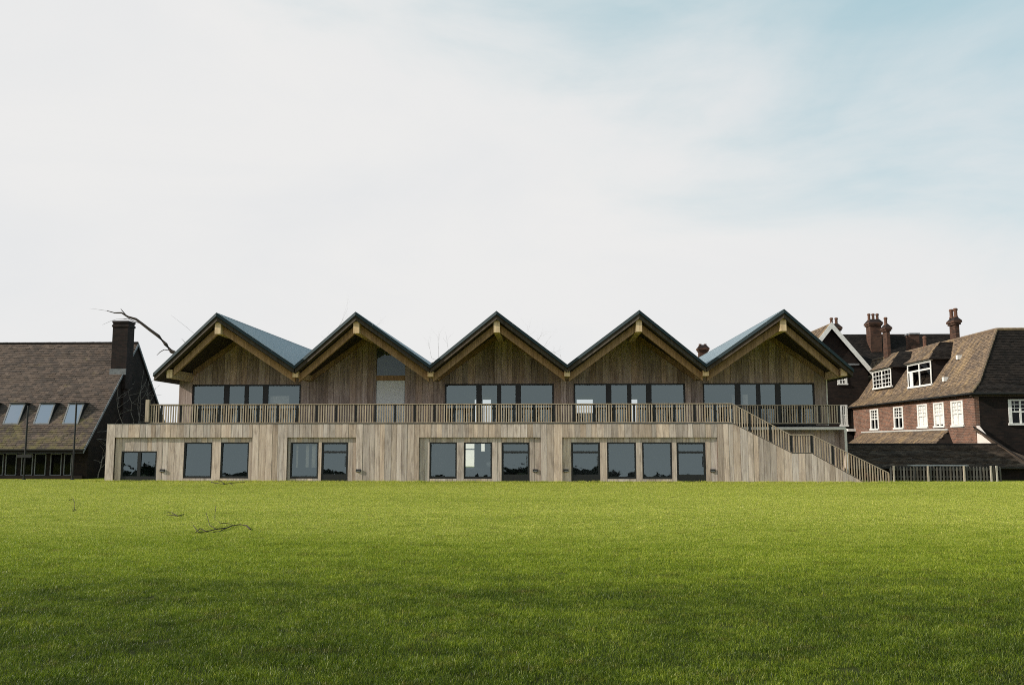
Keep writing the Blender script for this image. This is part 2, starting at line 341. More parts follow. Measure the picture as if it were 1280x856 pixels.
def thing(name, loc, label, cat, group=None):
    o = bpy.data.objects.new(name, None); COL.objects.link(o); o.location = loc; o.empty_display_size = .3
    o['label'] = label; o['category'] = cat
    if group: o['group'] = group
    return o
def tag(o, label, cat, group=None):
    o['label'] = label; o['category'] = cat
    if group: o['group'] = group
    return o
def share(name, mesh, loc, parent):               # another piece with the same mesh, loc in world coordinates
    o = bpy.data.objects.new(name, mesh); COL.objects.link(o); o.parent = parent; o.location = Vector(loc) - wl(parent); return o

# ------------------------------------------------------------------ ground
g = B()
xs = [-700, -80, -40, -20, 0, 20, 40, 80, 700]; ys = [-400, -60, 0, 15, 30, 48, 60, 120, 800]
g.add([(x, y, 0) for y in ys for x in xs], [(j * 9 + i, j * 9 + i + 1, (j + 1) * 9 + i + 1, (j + 1) * 9 + i) for j in range(8) for i in range(8)])
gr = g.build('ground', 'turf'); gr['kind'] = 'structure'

# ------------------------------------------------------------------ pavilion
FY, UY, BY = 51.0, 54.4, 79.0                     # lower front wall, set-back upper wall, rear wall
AX = [-18.98 + 8.01 * i for i in range(5)]        # ridge lines
AZ, VZ, AY, VY = 9.57, 6.70, 49.0, 51.0           # the verges rake back from the ridge to the valleys
SLOPE = (AZ - VZ) / 4.005
P = thing('pavilion', (-4, 51, 0), 'long timber-clad two-storey pavilion with five zigzag gables and a balcony', 'pavilion')
def minus(seg, cuts):
    out = [seg]
    for a, b in cuts:
        nxt = []
        for p, q in out:
            if b <= p or a >= q: nxt.append((p, q)); continue
            if a > p: nxt.append((p, a))
            if b < q: nxt.append((b, q))
        out = nxt
    return [t for t in out if t[1] - t[0] > .03]
def cladding(name, x0, x1, zb, zt, holes, y, depth, width, extra=(), mt='clad'):
    """a wall core with openings, and its vertical boards, each one a piece"""
    core = B(); edges = sorted({x0, x1, *extra, *[h for q in holes for h in q[:2] if x0 < h < x1]})
    boards = []
    for a, b in zip(edges, edges[1:]):
        cuts = [(h[2], h[3]) for h in holes if h[0] < (a + b) / 2 < h[1]]
        k = max(1, round((b - a) / .5))
        for i in range(k):                        # core
            p, q = a + (b - a) * i / k, a + (b - a) * (i + 1) / k
            segs = minus((zb, 99), cuts)
            for z0, z1 in segs:
                t0, t1 = (min(z1, zt(p + 1e-4) - .012), min(z1, zt(q - 1e-4) - .012))
                if max(t0, t1) > z0 + .02: core.xz([(p, z0), (q, z0), (q, max(t1, z0 + .01)), (p, max(t0, z0 + .01))], y + .02, y + depth)
        u = a
        while u < b - 1e-4:
            w = random.uniform(width[0], width[1])
            if b - (u + w) < width[0] * .7: w = b - u
            v = u + w
            for z0, z1 in minus((zb, 99), cuts):
                t0, t1 = min(z1, zt(u + 1e-4)), min(z1, zt(v - 1e-4))
                if max(t0, t1) - z0 > .04: boards.append((u + .007, v - .007, z0, max(t0, z0 + .01), max(t1, z0 + .01)))
            u = v
    wall = core.build(name, 'core', P)
    for u, v, z0, t0, t1 in boards:
        j = random.uniform(0, .014)
        B().xz([(u, z0), (v, z0), (v, t1), (u, t0)], y + j, y + .045).build('board', mt, wall)
    return wall
# ground floor openings: x0, x1, z0, z1
RECESS = [(-25.53, -17.34), (-15.27, -11.23), (-7.54, -.51), (.73, 9.57)]; RZ = 2.57
WIN = [(-21.42, -19.75), (-19.23, -17.57), (-15.11, -13.46), (-6.95, -5.37), (-4.95, -3.33), (3.30, 4.95), (5.31, 7.0)]
DOOR = [(-13.27, -11.72), (-2.77, -1.16), (1.24, 2.89), (7.27, 8.91)]
SLIDE = (-25.15, -23.04)
def ztop_lower(x):
    if x <= 10.47: return 3.35
    if x <= 13.75: return 3.35 - (x - 10.47) * (3.35 - 1.67) / 3.28
    if x <= 14.83: return 1.67
    return max(.02, 1.67 - (x - 14.83) * 1.65 / 2.9)
B().box(-26.0, 17.6, FY + .05, FY + .3, .0, .055).build('shadow_gap', 'soffit', P)  # dark strip painting the shaded gap under the boards
lower = cladding('lower_wall', -26.04, 17.73, .056, ztop_lower, [(a, b, 0, RZ) for a, b in RECESS], FY, .22, (.27, .42), (10.47, 13.75, 14.83))
for a, b in RECESS:
    hs = [(p, q, .20, 2.29) for p, q in WIN if a < p < b] + [(p, q, 0, 2.29) for p, q in DOOR if a < p < b]
    if a < SLIDE[0] < b: hs.append((*SLIDE, 0, 1.77))
    cladding('recessed_wall', a, b, .056, lambda x: RZ, hs, FY + .13, .14, (.27, .42))
B().box(-26.04, 10.47, FY - .012, FY + .24, 3.352, 3.375).build('coping', 'lead', P)
def glazing(x0, x1, z0, z1, y, name='window', mull=(), transom=(), fr=.055, bottom=None, tilt=.0, thick=(), glass='glass', frame='dark_frame'):
    f = B(); b = bottom or fr
    f.box(x0, x0 + fr, y, y + .09, z0, z1).box(x1 - fr, x1, y, y + .09, z0, z1).box(x0 + fr, x1 - fr, y + .002, y + .088, z1 - fr, z1).box(x0 + fr, x1 - fr, y + .002, y + .088, z0, z0 + b)
    for m, w in mull: f.box(m - w / 2, m + w / 2, y - .004, y + .084, z0 + b, z1 - fr)
    for t, w in transom: f.box(x0 + fr, x1 - fr, y + .004, y + .086, t - w / 2, t + w / 2)
    o = f.build(name, frame, P)
    xs = [x0 + fr] + sum([[m - w / 2, m + w / 2] for m, w in mull], []) + [x1 - fr]
    for i in range(0, len(xs), 2):
        a, c = xs[i], xs[i + 1]; zs = [z0 + b] + sum([[t - w / 2, t + w / 2] for t, w in transom], []) + [z1 - fr]
        for k in range(0, len(zs), 2):
            p, q = zs[k], zs[k + 1]; d = tilt * (q - p) * random.uniform(.65, 1.2); e = random.uniform(-.004, .004) * (c - a)
            B().add([(a - .01, y + .045, p - .01), (c + .01, y + .045 + e, p - .01), (c + .01, y + .045 + e + d, q + .01), (a - .01, y + .045 + d, q + .01)], [(0, 1, 2, 3)]).build('pane', glass, o)
    return o
WYL = FY + .17
for a, b in WIN: glazing(a, b, .20, 2.29, WYL, fr=.085, bottom=.13, tilt=.026)
for a, b in DOOR:
    d = glazing(a, b, .01, 2.29, WYL, 'door', transom=[(1.72, .12)], fr=.11, bottom=.44, tilt=.026)
    hx = b - .16 if a < 0 or a > 7 else b - .16
    B().tube([(hx, WYL - .05, .9), (hx, WYL - .05, 1.5)], .016, 6).build('handle', 'black_steel', d)
d = glazing(*SLIDE, .01, 1.77, WYL, 'sliding_door', mull=[((SLIDE[0] + SLIDE[1]) / 2, .2)], fr=.09, bottom=.3, tilt=.026)
for px_ in (203, 448, 669, 707.5, 891):             # small dark fittings low on the wall
    c = atY(px_, 588, FY + (.12 if px_ != 448 else 0)); yy = FY + .128 if px_ != 448 else FY - .002
    o = B().box(c.x - .14, c.x + .14, yy - .07, yy + .02, c.z - .075, c.z + .085).build('wall_light', 'black_steel', P)
    B().box(c.x - .10, c.x + .10, yy - .078, yy - .069, c.z - .04, c.z + .0).build('lens', 'lead', o)
# upper storey
def ztop_upper(x): return max(AZ - SLOPE * abs(x - a) for a in AX) - .38
UWIN = [(-22.42, -15.53), None, (-6.49, .27), (1.50, 8.33), (9.40, 16.16)]
UZ0, UZ1 = 3.32, 5.89
SCR = (-10.78, -8.98)                              # grey screen in the second gable
holes = [(a, b, 3.0, UZ1) for a, b in [w for w in UWIN if w]] + [(SCR[0], SCR[1], 3.0, 8.15)]
valleys = [a + 4.005 for a in AX[:-1]]
cladding('upper_wall', -23.27, 16.85, 3.31, ztop_upper, holes, UY, .2, (.28, .44), (*AX, *valleys), 'clad_upper')
B().box(16.855, 16.93, UY - .03, UY + .2, 3.31, 6.35).build('corner_trim', 'cream', P)
for w in UWIN:
    if not w: continue
    a, b = w; W_ = b - a
    glazing(a, b, UZ0, UZ1, UY + .05, 'window', mull=[(a + W_ * .315, .34), (a + W_ * .50, .26), (a + W_ * .675, .34)], fr=.10, tilt=-.004)
# tall screen of grey perforated panels with a timber transom and dark glazing over it
o = B().box(SCR[0] + .02, SCR[1] - .02, UY + .02, UY + .06, 3.31, 6.10).build('screen_panel', 'mesh_screen', P)
B().box(SCR[0], SCR[1], UY - .02, UY + .10, 6.105, 6.42).build('transom', 'timber', P)
B().add([(SCR[0], UY + .06, 6.42), (SCR[1], UY + .06, 6.42), (SCR[1], UY + .10, 8.15), (SCR[0], UY + .10, 8.15)], [(0, 1, 2, 3)]).build('gable_pane', 'glass_gable', P)
B().box(SCR[0], SCR[1], UY + .12, UY + .16, 6.3, 8.2).build('gable_backing', 'interior', P)
# roofs
for i, ax in enumerate(AX):
    lo = 4.56 if i == 0 else 4.005; hi = 4.42 if i == 4 else 4.005
    m = B(); und = B(); seams = B(); vtr = B(); YB = 80.5
    for sg, w in ((-1, lo), (1, hi)):
        e = w - (0 if w != 4.005 else 0)
        A = (ax, AY, AZ); E = (ax + sg * e, AY + 2.0 * e / 4.005, AZ - SLOPE * e)
        q = [A, E, (E[0], YB, E[2]), (ax, YB, AZ)]
        if sg > 0: q = q[::-1]
        m.slab(q, (0, 0, -.10))
        ee = e - .03; E2 = (ax + sg * ee, AY + 2.0 * ee / 4.005 + .07, AZ - SLOPE * ee - .102)
        q = [(ax, AY + .07, AZ - .102), E2, (E2[0], YB - .05, E2[2]), (ax, YB - .05, AZ - .102)]
        if sg > 0: q = q[::-1]
        und.slab(q, (0, 0, -.30))
        vt = [Vector((ax, AY - .03, AZ + .07)), Vector((E[0] + sg * .01, E[1] - .03, E[2] + .065)), Vector((E[0] + sg * .01, E[1] + .09, E[2] + .065)), Vector((ax, AY + .09, AZ + .07))]
        vtr.slab(vt if sg < 0 else vt[::-1], (0, 0, -.20))
        y = AY + .45
        while y < YB:
            x0 = max(0, (y - AY) / 2.0 * 4.005) if False else 0
            f0 = 0.0; f1 = min(1.0, (y - AY) / (2.0 * e / 4.005))
            p0 = Vector((ax, y, AZ + .012)); p1 = Vector((ax + sg * e * f1, y, AZ - SLOPE * e * f1 + .012))
            seams.slab([p0 + Vector((0, -.035, .05)), p1 + Vector((0, -.035, .05)), p1 + Vector((0, .035, .05)), p0 + Vector((0, .035, .05))], (0, 0, -.07))
            y += .48
    r = m.build('roof', 'metal_roof', P); und.build('soffit', 'soffit', r); vtr.build('verge_trim', 'dark_metal', r); seams.build('standing_seam', 'seam_metal', r, kind='stuff')
    B().box(ax - .17, ax + .17, AY + .28, UY + .1, 8.45, 9.14).build('ridge_beam', 'timber_pale', r)
    B().tube([(ax, AY + .1, AZ + .03), (ax, YB, AZ + .03)], .045, 6).build('ridge_cap', 'metal_roof', r)
    for sg, w in ((-1, 4.005 if i else 3.45), (1, 4.005 if i < 4 else 3.75)):
        for yoff, dep, back in ((.62, .22, False), (None, .2, True)):
            x0, x1 = .18, w - .12
            ya = lambda x: (AY + 2.0 * x / 4.005 + yoff) if not back else UY - .24
            zt = lambda x: AZ - SLOPE * x - (.38 if back else .50)
            h = .46 if not back else .36
            vs = []
            for x in (x0, x1):
                X = ax + sg * x
                vs += [(X, ya(x), zt(x) - h), (X, ya(x) + dep, zt(x) - h), (X, ya(x) + dep, zt(x)), (X, ya(x), zt(x))]
            fs = [(0, 4, 5, 1), (1, 5, 6, 2), (2, 6, 7, 3), (3, 7, 4, 0), (0, 1, 2, 3), (7, 6, 5, 4)]
            B().add(vs, fs).build('rafter', 'timber', r)
for x in valleys: B().box(x - .165, x + .165, VY + .22, UY + .08, 6.10, 6.50).build('eaves_beam', 'timber_pale', P)
for x in (-22.55, 16.95): B().box(x - .17, x + .17, VY + .25, UY + .08, 6.08, 6.58).build('eaves_beam', 'timber_pale', P)
# balcony, floors and rooms behind the glass
B().box(-26.0, 10.4, FY + .22, BY, 3.0, 3.30).build('balcony_floor', 'interior_dark', P)
B().box(10.4, 17.38, 52.62, BY, 3.02, 3.155).box(10.4, 17.36, 52.7, 54.38, 3.155, 3.18).build('terrace_slab', 'cream', P)
cladding('terrace_wall', 10.47, 17.24, 0, lambda x: 3.02, [], 53.5, .2, (.3, .45))
o = B().box(17.25, 17.36, 52.66, BY, 0, 3.015).build('side_wall', 'clad', P); B().box(17.262, 17.40, 52.60, 52.655, 0, 3.016).build('corner_trim', 'cream', P)
back = B()
def rear(x0, x1, z0, z1, hs):
    ex = sorted({x0, x1, *[h for q in hs for h in q[:2]]})
    for a, b in zip(ex, ex[1:]):
        for p, q in minus((z0, z1), [(h[2], h[3]) for h in hs if h[0] < (a + b) / 2 < h[1]]): back.box(a, b, BY, BY + .2, p, q)
rear(-26.0, 17.3, 0, 3.0, [(-7.55, -6.72, .05, 1.62), (-7.55, -6.72, 1.72, 2.4), (-6.12, -5.25, 1.5, 2.4), (-3.62, -3.3, .3, 2.1), (-3.2, -2.85, .3, 2.1)])
rear(-23.2, 16.8, 3.3, 6.4, [(-6.72, -6.4, 3.5, 6.1), (-6.0, -5.25, 3.5, 6.1), (2.44, 3.88, 4.9, 6.1), (7.2, 7.85, 3.6, 6.1)])
back.box(-26.03, -25.9, FY + .24, BY, 0, 3.34).box(-23.26, -23.1, UY + .21, BY, 3.31, 6.3).box(16.68, 16.84, UY + .21, BY, 3.31, 6.3)
back.build('rear_wall', 'interior', P)
B().box(-26.0, 17.2, FY + .25, BY, .005, .03).build('floor', 'interior_dark', P)
B().box(-23.0, 16.6, UY + .25, BY - .1, 6.15, 6.25).build('ceiling', 'interior', P)
parts = B()
for x, y0, y1 in ((-22.3, 52, 60), (-16.3, 51.5, 79), (-9.2, 51.5, 79), (.1, 51.5, 79), (9.9, 51.5, 79)): parts.box(x, x + .15, y0, y1, .03, 2.98)
parts.box(-22, -9, 58, 58.15, .03, 2.98).box(.2, 9.8, 57.5, 57.65, .03, 2.98).box(-4.4, -.2, 60, 60.1, .03, 2.98)
for x in (-14.9, -7.2, .9, 8.9): parts.box(x, x + .15, 54.7, 70, 3.31, 6.15)
parts.build('partition', 'interior', P)
a = atY(338, 495, 54.9); b = atY(362, 495, 54.9)
B().box(a.x, b.x, 54.8, 54.95, 3.31, a.z).build('room_screen', 'plaster_pale', P)
for u0, u1 in ((914.5, 920.5), (928, 934.5)):
    a, b = atY(u0, 493, 54.9), atY(u1, 493, 54.9); B().box(a.x, b.x, 54.85, 55.0, 3.31, a.z).build('room_screen', 'plaster_pale', P)
for u0, u1 in ((371, 372.5), (383, 386), (390.5, 394.5)):
    a, b = atY(u0, 553, 51.7), atY(u1, 584, 51.7); B().box(a.x, b.x, 51.65, 51.7, b.z, a.z).build('curtain', 'plaster_pale', P)
M['lamp'] = mat('lit_downlight', lambda n, L: n('ShaderNodeEmission', i_Strength=2.0).outputs[0])
for u, v in ((593, 482), (670, 482), (731, 481), (907, 481), (320, 483), (352, 483)):
    q = atY(u, v, 57); c = B().lathe((q.x, 57, 6.08), [(.09, 0), (.09, .065)], 10).build('downlight', 'lamp', P)
c = atY(611, 580, 53.2)
B().lathe((c.x, c.y, c.z), [(.02, -.16), (.11, -.12), (.165, 0), (.11, .12), (.02, .16)], 12).tube([(c.x, c.y, c.z + .1), (c.x, c.y, 2.99)], .008, 4).build('globe_lamp', 'white', P)

# ------------------------------------------------------------------ balcony railing and staircase
BS = .1444                                          # spacing of the balusters
bal = B().box(-.026, .026, -.02, .02, 0, 1.03); 
def railing(x0, x1, y, z0, first):
    rl = B().box(x0, x1, y - .045, y + .045, z0 + 1.09, z0 + 1.14).box(x0, x1, y - .028, y + .028, z0 + .03, z0 + .075)
    o = rl.build('railing', 'rail', P)
    B().box(x0, x1, y + .03, y + .06, z0 + 1.03, z0 + 1.088).box(x0, x1, y - .02, y + .04, z0 + .0, z0 + .028).build('rail_bar', 'black_steel', o)
    k = 0; me = None; x = x0 + .09
    while x < x1 - .03:
        if k % 8 == 4: B().box(x - .055, x + .055, y + .02, y + .075, z0 + .0, z0 + 1.085).build('post', 'black_steel', o)
        else:
            if me is None: me = first(o, x, y, z0)
            else: share('baluster', me, (x, y, z0 + .06), o)
        k += 1; x += BS
    return o
BAL = {}
def first(o, x, y, z0):
    if 'm' not in BAL:
        q = B().box(x - .033, x + .033, y - .02, y + .02, z0 + .06, z0 + 1.09).build('baluster', 'rail', o)
        me = q.data; off = Vector((x, y, z0 + .06)) - wl(o); me.transform(Matrix.Translation(-off)); q.location = off; BAL['m'] = me
    else: share('baluster', BAL['m'], (x, y, z0 + .06), o)
    return BAL['m']
railing(-23.52, 10.44, FY + .06, 3.375, first)
railing(10.62, 17.12, 52.72, 3.345, first)
B().box(-23.78, -23.56, FY - .03, FY + .14, 3.47, 4.78).build('newel_post', 'rail', P)
# outside staircase behind the sloping side wall
st = B()
def flight(xa, za, xb, zb, k):
    for i in range(k):
        x0 = xa + (xb - xa) * i / k; x1 = xa + (xb - xa) * (i + 1) / k; z = za + (zb - za) * (i + 1) / k
        st.box(x0, x1 + .02, FY + .24, 52.5, max(0.0, z - .22), z - .03)
flight(10.5, 3.3, 13.75, 1.6, 10); st.box(13.75, 14.83, FY + .24, 52.5, 1.38, 1.6); flight(14.83, 1.6, 17.7, .1, 9)
stair = st.build('staircase', 'concrete', P)
def stair_top(x):                                  # handrail height
    if x <= 10.46: return 4.51
    if x <= 13.70: return 4.51 - (x - 10.46) * (4.51 - 2.74) / 3.24
    if x <= 14.87: return 2.74
    return 2.74 - (x - 14.87) * (2.74 - .60) / 4.24
def stair_bot(x): return max(.02, ztop_lower(x) + .05) if x < 17.6 else .02
sr = B()
for a, b in ((10.46, 13.70), (13.70, 14.87), (14.87, 19.11)):
    sr.xz([(a, stair_top(a) - .05), (b, stair_top(b) - .05), (b, stair_top(b)), (a, stair_top(a))], FY + .02, FY + .11)
for a, b in ((10.47, 13.75), (13.75, 14.83), (14.83, 17.68)):
    sr.xz([(a, ztop_lower(a) + .006), (b, ztop_lower(b) + .006), (b, ztop_lower(b) + .05), (a, ztop_lower(a) + .05)], FY + .03, FY + .10)
srl = sr.build('stair_railing', 'rail', P)
db = B()
for a, b in ((10.47, 13.75), (13.75, 14.83), (14.83, 17.68)):
    db.xz([(a, ztop_lower(a) + .002), (b, ztop_lower(b) + .002), (b, ztop_lower(b) + .03), (a, ztop_lower(a) + .03)], FY - .005, FY + .028)
db.build('rail_bar', 'black_steel', srl)
x = 10.58; k = 0
while x < 19.1:
    if k % 8 == 6 and x < 17: B().box(x - .055, x + .055, FY + .08, FY + .13, stair_bot(x) - .04, stair_top(x) - .05).build('post', 'black_steel', srl)
    else: B().box(x - .03, x + .03, FY + .045, FY + .085, stair_bot(x), stair_top(x) - .045).build('baluster', 'rail', srl)
    x += BS; k += 1
B().box(19.06, 19.14, FY + .03, FY + .10, 0, .58).build('newel_post', 'rail', srl)

# ------------------------------------------------------------------ left house
HX, HY = -29.0, 54.0; EZ, RZH, HALF = 1.82, 9.22, 6.6
Hs = thing('brick_house', (HX - 8, HY + HALF, 0), 'brick house, walls darkened for shade, with a steep mossy tiled roof, left of the pavilion', 'house')
HL = -56.0
w = B().box(HL, HX - .35, HY + .75, HY + 2 * HALF - .4, 0, EZ + .5)
w.yz([(HY + .74, 0), (HY + 2 * HALF - .4, 0), (HY + 2 * HALF - .4, EZ + .2), (HY + HALF, RZH - .25), (HY + .74, EZ + .55)], HX - .34, HX - .08)
w.build('wall', 'brick_shaded', Hs)
rf = B()
for sgn in (0, 1):
    ye = HY if not sgn else HY + 2 * HALF
    q = [(HL, ye, EZ), (HX, ye, EZ), (HX, HY + HALF, RZH), (HL, HY + HALF, RZH)]
    if sgn: q = q[::-1]
    rf.slab(q, (0, 0, -.16))
rf = rf.build('roof', 'tile_shaded', Hs)
V = Vector((0, HALF, RZH - EZ))
B().tiles((HL, HY, EZ), (HX - HL, 0, 0), V, .30, .185).build('roof_tiles', 'tile_brown', rf, kind='stuff')
rd = B(); x = HL
while x < HX: rd.tube([(x, HY + HALF, RZH + .02), (min(x + .44, HX), HY + HALF, RZH + random.uniform(.02, .035))], .10, 6); x += .45
rd.build('ridge_tile', 'tile_shaded', rf, kind='stuff')
B().slab([(HX, HY - .03, EZ - .02), (HX + .05, HY - .03, EZ - .02), (HX + .05, HY + HALF, RZH + .03), (HX, HY + HALF, RZH + .03)], (0, 0, -.2)).slab([(HX, HY + HALF, RZH + .03), (HX + .05, HY + HALF, RZH + .03), (HX + .05, HY + 2 * HALF, EZ), (HX, HY + 2 * HALF, EZ)], (0, 0, -.2)).build('bargeboard', 'lead', Hs)
B().box(HL, HX + .04, HY - .10, HY - .02, EZ - .02, EZ + .06).build('gutter', 'black_steel', Hs)
B().box(HL, HX, HY + .02, HY + .12, EZ - .19, EZ - .03).build('fascia', 'lead', Hs)
for u0, u1 in ((-8, 3.2), (7.6, 19.7), (27.3, 40), (44, 56.5), (63.5, 76), (80.5, 88.5)):
    a, b = atY(u0, 568, HY + .7), atY(u1, 594, HY + .7)
    f = B(); y = HY + .68; t = .05
    f.box(a.x, a.x + t, y, y + .08, b.z, a.z + .05).box(b.x - t, b.x, y, y + .08, b.z, a.z + .05).box(a.x, b.x, y + .003, y + .077, b.z, b.z + t).box(a.x, b.x, y + .003, y + .077, a.z, a.z + t)
    o = f.build('window', 'lead', Hs)
    B().add([(a.x, y + .05, b.z), (b.x, y + .05, b.z), (b.x, y + .05, a.z), (a.x, y + .05, a.z)], [(0, 1, 2, 3)]).build('pane', 'glass_house', o)
B().box(HL, HX - .3, HY + .55, HY + .74, 0, .22).build('plinth', 'brick_shaded', Hs)
def roofz(y): return EZ + (RZH - EZ) * (y - HY) / HALF
for u0 in (-33, 3.5, 41.5, 78):                     # dormer skylights: steep glass under a flat lid, flush with the tiles at the foot
    yb = HY + 1.42; zb = roofz(yb) + .04
    a = atY(u0, 527, yb); w_ = 1.0
    x0, x1 = a.x, a.x + w_; yt, zt = yb + .66, zb + 1.36
    yr = HY + (zt - EZ) / (RZH - EZ) * HALF
    o = B().yz([(yb, zb), (yt, zt), (yr + .15, zt), (yb + .05, zb - .05)], x1 - .03, x1 + .0).yz([(yb, zb), (yt, zt), (yr + .15, zt), (yb + .05, zb - .05)], x0, x0 + .03).box(x0 - .05, x1 + .05, yt - .12, yr + .1, zt, zt + .05).build('skylight', 'black_steel', Hs)
    f = B(); dn = Vector((0, -.03, .02))
    def bar(xa, xb, ta, tb):
        p = lambda x, t: (x, yb + (yt - yb) * t - .012, zb + (zt - zb) * t)
        f.slab([p(xa, ta), p(xb, ta), p(xb, tb), p(xa, tb)], (0, .05, -.03))
    bar(x0 - .02, x0 + .07, 0, 1); bar(x1 - .07, x1 + .02, 0, 1); bar(x0 + .07, x1 - .07, 0, .05); bar(x0 + .07, x1 - .07, .94, 1)
    f.build('frame', 'lead', o)
    B().add([(x0 + .06, yb + .02, zb + .01), (x1 - .06, yb + .02, zb + .01), (x1 - .06, yt + .01, zt), (x0 + .06, yt + .01, zt)], [(0, 1, 2, 3)]).build('pane', 'glass_sky', o)
    B().add([(x0 + .04, yb + .12, zb), (x1 - .04, yb + .12, zb), (x1 - .04, yt + .11, zt), (x0 + .04, yt + .11, zt)], [(0, 1, 2, 3)]).build('blind', 'interior', o)
cy = 58.6; a = atY(141.5, 401, cy); b = atY(160.5, 401, cy)
ch = B().box(a.x, b.x, cy, cy + .95, 5.9, a.z - .14).box(a.x - .05, b.x + .05, cy - .05, cy + 1.0, a.z - .42, a.z - .28).box(a.x - .04, b.x + .04, cy - .04, cy + .99, a.z - .14, a.z).build('chimney', 'brick_black', Hs)
B().box(a.x - .03, b.x + .03, cy - .10, cy - .02, 6.85, 7.25).build('flashing', 'lead', ch)
B().box(HX - .07, HX + .06, cy + .1, cy + 1.15, 0, 7.2).build('chimney_breast', 'brick_black', Hs)
for u, ttl in ((29.5, 'slim black pole before the eaves, under the second skylight from the left edge'), (90.3, 'slim black pole before the eaves, under the skylight nearest the chimney')):
    b = atY(u, 600, 53.2); t = atY(u, 503 if u > 60 else 507, 53.2)
    p = thing('pole', (b.x, b.y, 0), ttl, 'pole', 'black poles before the tiled house')
    B().tube([(b.x, b.y, 0), (b.x, b.y, t.z)], .055, 8).build('shaft', 'black_steel', p)
    B().lathe((b.x, b.y, 0), [(.12, 0), (.12, .05), (.06, .09)], 8).build('base_plate', 'black_steel', p)
    if u < 60: B().box(b.x - .45, b.x + .45, b.y - .08, b.y - .03, 1.35, 1.55).build('cross_board', 'black_steel', p)

# ------------------------------------------------------------------ right house
LX, CY, LY2 = 28.45, 60.3, 84.0; HEZ = 5.56; RX, RZ2 = 31.95, 10.28
Rh = thing('tiled_house', (33, 66, 0), 'old brick house with sunlit hipped tile roof, two dormers and white sash windows', 'house')
sash = [(1206, 1191.5), (1182, 1169.5), (1161, 1149), (1130.5, 1119), (1099.5, 1089.5)]
def yAt(u, X): d = ray(u, 553); return X / d.x * d.y
wy = [(yAt(a, LX), yAt(b, LX)) for a, b in sash]; WZ0, WZ1 = 3.42, 5.18
wall = B(); e = sorted([CY, LY2] + [t for q in wy for t in q])
for a, b in zip(e, e[1:]):
    inw = any(p < (a + b) / 2 < q for p, q in wy)
    for z0, z1 in minus((-1, HEZ - .1), [(WZ0, WZ1)] if inw else []): wall.box(LX, LX + .3, a, b, z0, z1)
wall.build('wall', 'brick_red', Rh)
fw0, fw1 = atY(1260.5, 499, CY), atY(1291, 530, CY)
fr = B()
for a, b in ((LX + .31, fw0.x), (fw0.x, fw1.x), (fw1.x, 48)):
    for z0, z1 in minus((-1, HEZ - .12), [(fw1.z, fw0.z)] if a == fw0.x else []): fr.box(a, b, CY + .005, CY + .3, z0, z1)
fr.build('front_wall', 'brick_shaded', Rh)
B().box(LX + .8, 47, CY + 1.2, CY + 1.3, -1, 5.4).box(LX + 1.2, LX + 1.3, CY + 1.4, LY2, -1, 5.4).build('inner_wall', 'soffit', Rh)
def sashwin(parent, axis, c, a0, a1, z0, z1, blind=None, cols=2, rows=3, name='window'):
    """white sash window; axis 'x' = faces -x at x=c, axis 'y' = faces -y at y=c"""
    f = B(); bars = B(); t = .17
    def bx(bb, p, q, r, s_, d0, d1):
        if axis == 'x': bb.box(c + d0, c + d1, p, q, r, s_)
        else: bb.box(p, q, c + d0, c + d1, r, s_)
    bx(f, a0 - .05, a0 + t, z0, z1, -.03, .12); bx(f, a1 - t, a1 + .05, z0, z1, -.03, .12); bx(f, a0 + t, a1 - t, z1 - .1, z1, -.027, .117); bx(f, a0 - .1, a1 + .1, z0 - .07, z0 + .07, -.10, .122)
    o = f.build(name, 'white_old', parent)
    zm = (z0 + z1) / 2; m = (a0 + a1) / 2
    bx(bars, m - .06, m + .06, z0 + .07, z1 - .1, .004, .10); bx(bars, a0 + t, a1 - t, zm - .045, zm + .045, .0, .095)
    for k in range(1, rows): bx(bars, a0 + t, a1 - t, zm + (z1 - .1 - zm) * k / rows - .022, zm + (z1 - .1 - zm) * k / rows + .022, .02, .075)
    for q in (.25, .75): bx(bars, a0 + (a1 - a0) * q - .018, a0 + (a1 - a0) * q + .018, zm, z1 - .1, .022, .073)
    bars.build('glazing_bar', 'white_old', o)
    p = [(c + .06, a0 + .05, z0), (c + .06, a1 - .05, z0), (c + .06, a1 - .05, z1 - .05), (c + .06, a0 + .05, z1 - .05)] if axis == 'x' else [(a0 + .05, c + .06, z0), (a1 - .05, c + .06, z0), (a1 - .05, c + .06, z1 - .05), (a0 + .05, c + .06, z1 - .05)]
    B().add(p, [(0, 3, 2, 1) if axis == 'x' else (0, 1, 2, 3)]).build('pane', 'glass_clear' if blind is not None else 'glass_house', o)
    if blind is not None:
        bb = B(); bx(bb, a0 + .04, a1 - .04, z0 + (z1 - z0) * blind, z1 - .03, .078, .09); bb.build('blind', 'white', o)
    return o
for i, (a, b) in enumerate(wy): sashwin(Rh, 'x', LX, a, b, WZ0, WZ1, (.05, .10, .03, None, None)[i])
sashwin(Rh, 'y', CY, fw0.x, fw1.x, fw1.z, fw0.z)
